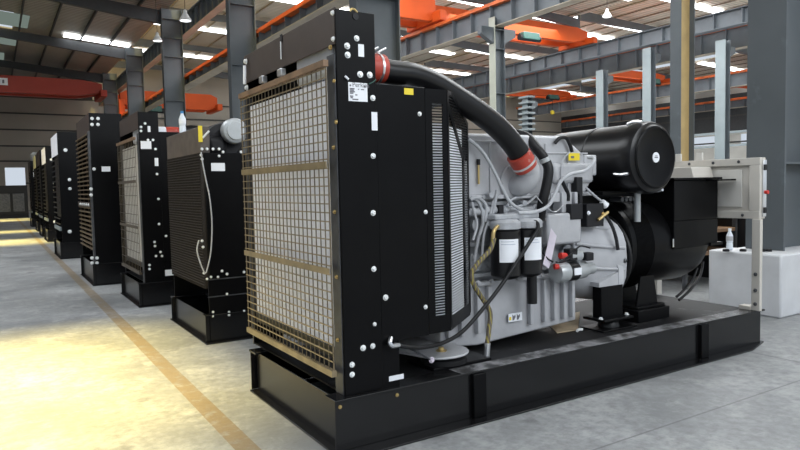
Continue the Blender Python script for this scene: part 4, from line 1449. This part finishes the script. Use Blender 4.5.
MB().tube([pt('Y', 2.93, *c) - g2.location for c in ((201, 152), (203, 165), (206, 180), (210, 200), (212, 225), (211, 250), (208, 266), (205, 273), (200, 262), (197, 250), (199, 240))], 0.0065, 8).build('drain_hose', 'hosegrey', g2)
rear_engine(g2, W2)
q = pt('Y', 3.83, 183.5, 131.5)
bottle((0.13 + 0.07, 3.83, 2.047), 'clear plastic bottle with blue cap standing on the brown radiator', h=0.23)

# third set: beige core with pale plates and white-red pipe sleeve
g3, s3 = plain_set((-0.02, 5.45, 0), 'generator set with beige radiator core and white labels on its black side', 2.44, W=1.40, core='corebeige', wire='darkwire', bars=(1.58, 1.0), rail='rail', nv=12, dz=0.12, zsh=(0.56, 2.2))
loc_bolts(g3, s3, ((145, 123.5), (141, 127), (141, 131), (148, 140), (153, 140), (155.5, 149), (157, 174), (158.5, 199), (159, 224), (154.5, 242), (166, 236), (155, 246), (160.5, 252), (156, 256), (162, 256), (149.5, 265), (149.5, 269)), 0.012)
loc_label(g3, s3, (140.5, 141), (151.5, 149))
loc_label(g3, s3, (147.5, 126), (150.5, 132))
loc_label(g3, s3, (154.5, 158), (158.5, 166), y=-0.006)
loc_label(g3, s3, (165, 270), (176, 275), y=-0.006)
q0 = pt('Y', 5.75, 154, 133) - g3.location
MB().tube([q0, q0 + Vector((0.14, 0, 0.0))], 0.085, 18).build('pipe_sleeve', 'label', g3)
MB().tube([q0 + Vector((0.14, 0, 0)), q0 + Vector((0.30, 0, 0))], 0.086, 18).build('pipe_sleeve', 'red', g3)
MB().tube([q0 + Vector((0.30, 0, 0)), q0 + Vector((0.6, 0, 0.02)), q0 + Vector((1.1, 0, -0.3))], 0.08, 18).build('charge_air_pipe', 'blackgloss', g3)

# fourth set: horizontal bar grille
g4 = thing('generator_set', (-0.25, 7.93, 0), 'generator set with dark horizontal-barred radiator and four big bolts at the top', 'generator', 'generator sets in the row')
W4, H4 = 1.76, 2.68
skid_frame(g4, 4.0, W4 - 0.1, 0.34)
s4 = bx('side_plate', 'black', g4, 0.05, 0.52, 0, 0.012, 0.34, H4, bevel=0.004)
bx('side_plate', 'black', g4, 0.05, 0.52, W4 - 0.012, W4, 0.34, H4, bevel=0.004)
bx('front_panel', 'panelbrown', g4, 0.05, 0.062, 0.014, W4 - 0.014, 2.38, H4, bevel=0.002)
bx('top_plate', 'black', g4, 0.062, 0.52, 0.014, W4 - 0.014, H4 - 0.03, H4 - 0.01)
bx('radiator_core', 'corebrown', g4, 0.2, 0.4, 0.014, W4 - 0.014, 0.5, 2.38)
gg = MB()
z = 0.55
while z < 2.36:
    gg.box(0.02, 0.05, 0.08, W4 - 0.02, z, z + 0.022)
    z += 0.072
for y in (0.09, W4 / 3, 2 * W4 / 3, W4 - 0.04):
    gg.box(0.05, 0.056, y, y + 0.02, 0.5, 2.38)
gg = gg.build('bar_grille', mat('ochre_dark_bar', (0.11, 0.075, 0.04), 0.5, metal=0.3), g4, smooth=False)
bx('flat_bar', 'panelbrown', gg, 0.012, 0.02, 0.06, W4 - 0.02, 1.22, 1.30)
bx('corner_post', 'darksteel', g4, 0.02, 0.05, 0.0, 0.07, 0.34, 2.4, bevel=0.002)
for k in range(5):
    bolt_on_side('bar_bolt', (0.012, 0.2 + 0.28 * k, 1.26), gg, 0.02, 'bolt', 'X')
bx('fan_shroud', 'black', g4, 0.52, 0.8, 0.02, W4 - 0.02, 0.6, 2.4, bevel=0.004)
loc_bolts(g4, s4, ((92, 118.5), (98, 118.5), (92, 124.5), (98, 124.5), (94, 169), (91, 189), (91, 195), (92, 258), (97, 258), (92, 263), (97, 263)), 0.019)
loc_label(g4, s4, (101.5, 166.5), (110.5, 171.5))
rear_engine(g4, W4)


# the far ones
def far_set(px, py, H, label, white=True, X=None, engine_seen=False):
    q = pt('Z', 0.0, px, py)
    g = thing('generator_set', (q.x - 0.05, q.y, 0), label, 'generator', 'generator sets in the row')
    W = 1.7
    skid_frame(g, 3.8, W, 0.36)
    s = bx('side_plate', 'black', g, 0.05, 0.75, 0, 0.014, 0.36, H)
    bx('side_plate', 'black', g, 0.05, 0.75, W - 0.014, W, 0.36, H)
    bx('front_panel', 'core' if white else 'panelbrown', g, 0.04, 0.052, 0.03, W - 0.03, H - 0.5, H - 0.03)
    bx('radiator_core', 'corebrown', g, 0.1, 0.3, 0.014, W - 0.014, 0.9, H - 0.5)
    bx('top_plate', 'black', g, 0.05, 0.75, 0.014, W - 0.014, H - 0.025, H - 0.005)
    gl = MB()
    z = 0.75
    while z < H - 0.55:
        gl.box(0.03, 0.04, 0.05, W - 0.05, z, z + 0.03)
        z += 0.12
    gl.build('grille', 'cranedark', g, smooth=False)
    bx('bottom_rail', 'columnpale', g, 0.02, 0.05, 0.05, W - 0.05, 0.62, 0.7)
    for z in (1.55, 1.75):
        bolt_on_side('side_bolt', (0.25, -0.001, z), s, 0.026)
    bolt_on_side('side_bolt', (0.2, -0.001, H - 0.4), s, 0.03)
    bolt_on_side('side_bolt', (0.2, -0.001, 0.6), s, 0.03)
    rear_engine(g, W)
    return g, s


g5, _ = far_set(63.5, 259, 2.80, 'generator set with a pale square panel, directly behind the barred one')
g6, _ = far_set(50, 242, 2.86, 'generator set with a pale top panel, second behind the barred one')
g7, _ = far_set(44, 236.5, 2.92, 'generator set with an all dark front, third behind the barred one', white=False)
g8, _ = far_set(39.5, 231.5, 2.95, 'generator set with a small yellowish top panel near the row end')
M2 = mat('yellowish_panel', (0.45, 0.44, 0.30), 0.5)
for ch in g8.children:
    if ch.name.startswith('front_panel'):
        ch.data.materials[0] = M2
g9, s9 = far_set(33.5, 227, 2.9, 'last generator set of the row with a white canister on top', white=False)
bx('white_label', 'label', s9, 0.15, 0.45, -0.006, -0.001, 2.2, 2.4)
MB().lathe((0.4, 0.5, 2.9), (0, 0, 1), [(0, 0.3), (0.3, 0.32), (0.4, 0.2)], 20).build('canister', 'canister', g9)

# dark machine and post at the far end of the aisle
mc = thing('dark_machine', (-3.6, 43, 0), 'dark low machine in front of the bright doorway', 'machine')
bx('machine_body', 'cranedark', mc, 0, 3.9, 0, 1.5, 0.2, 2.0, bevel=0.03)
for k in range(5):
    bx('machine_panel', 'darksteel', mc, 0.1 + 0.75 * k, 0.7 + 0.75 * k, -0.03, -0.001, 0.4, 1.5, bevel=0.01)
bx('machine_plinth', 'cranedark', mc, 0, 3.9, 0.05, 1.45, 0, 0.2)
ps = thing('dark_panel_post', (-1.62, 50.0, 0), 'black upright post by the edge of the doorway machine', 'post')
MB().box(-1.6, 0.25, 0, 0.25, 0, 6.1).build('post_panel', 'cranedark', ps)
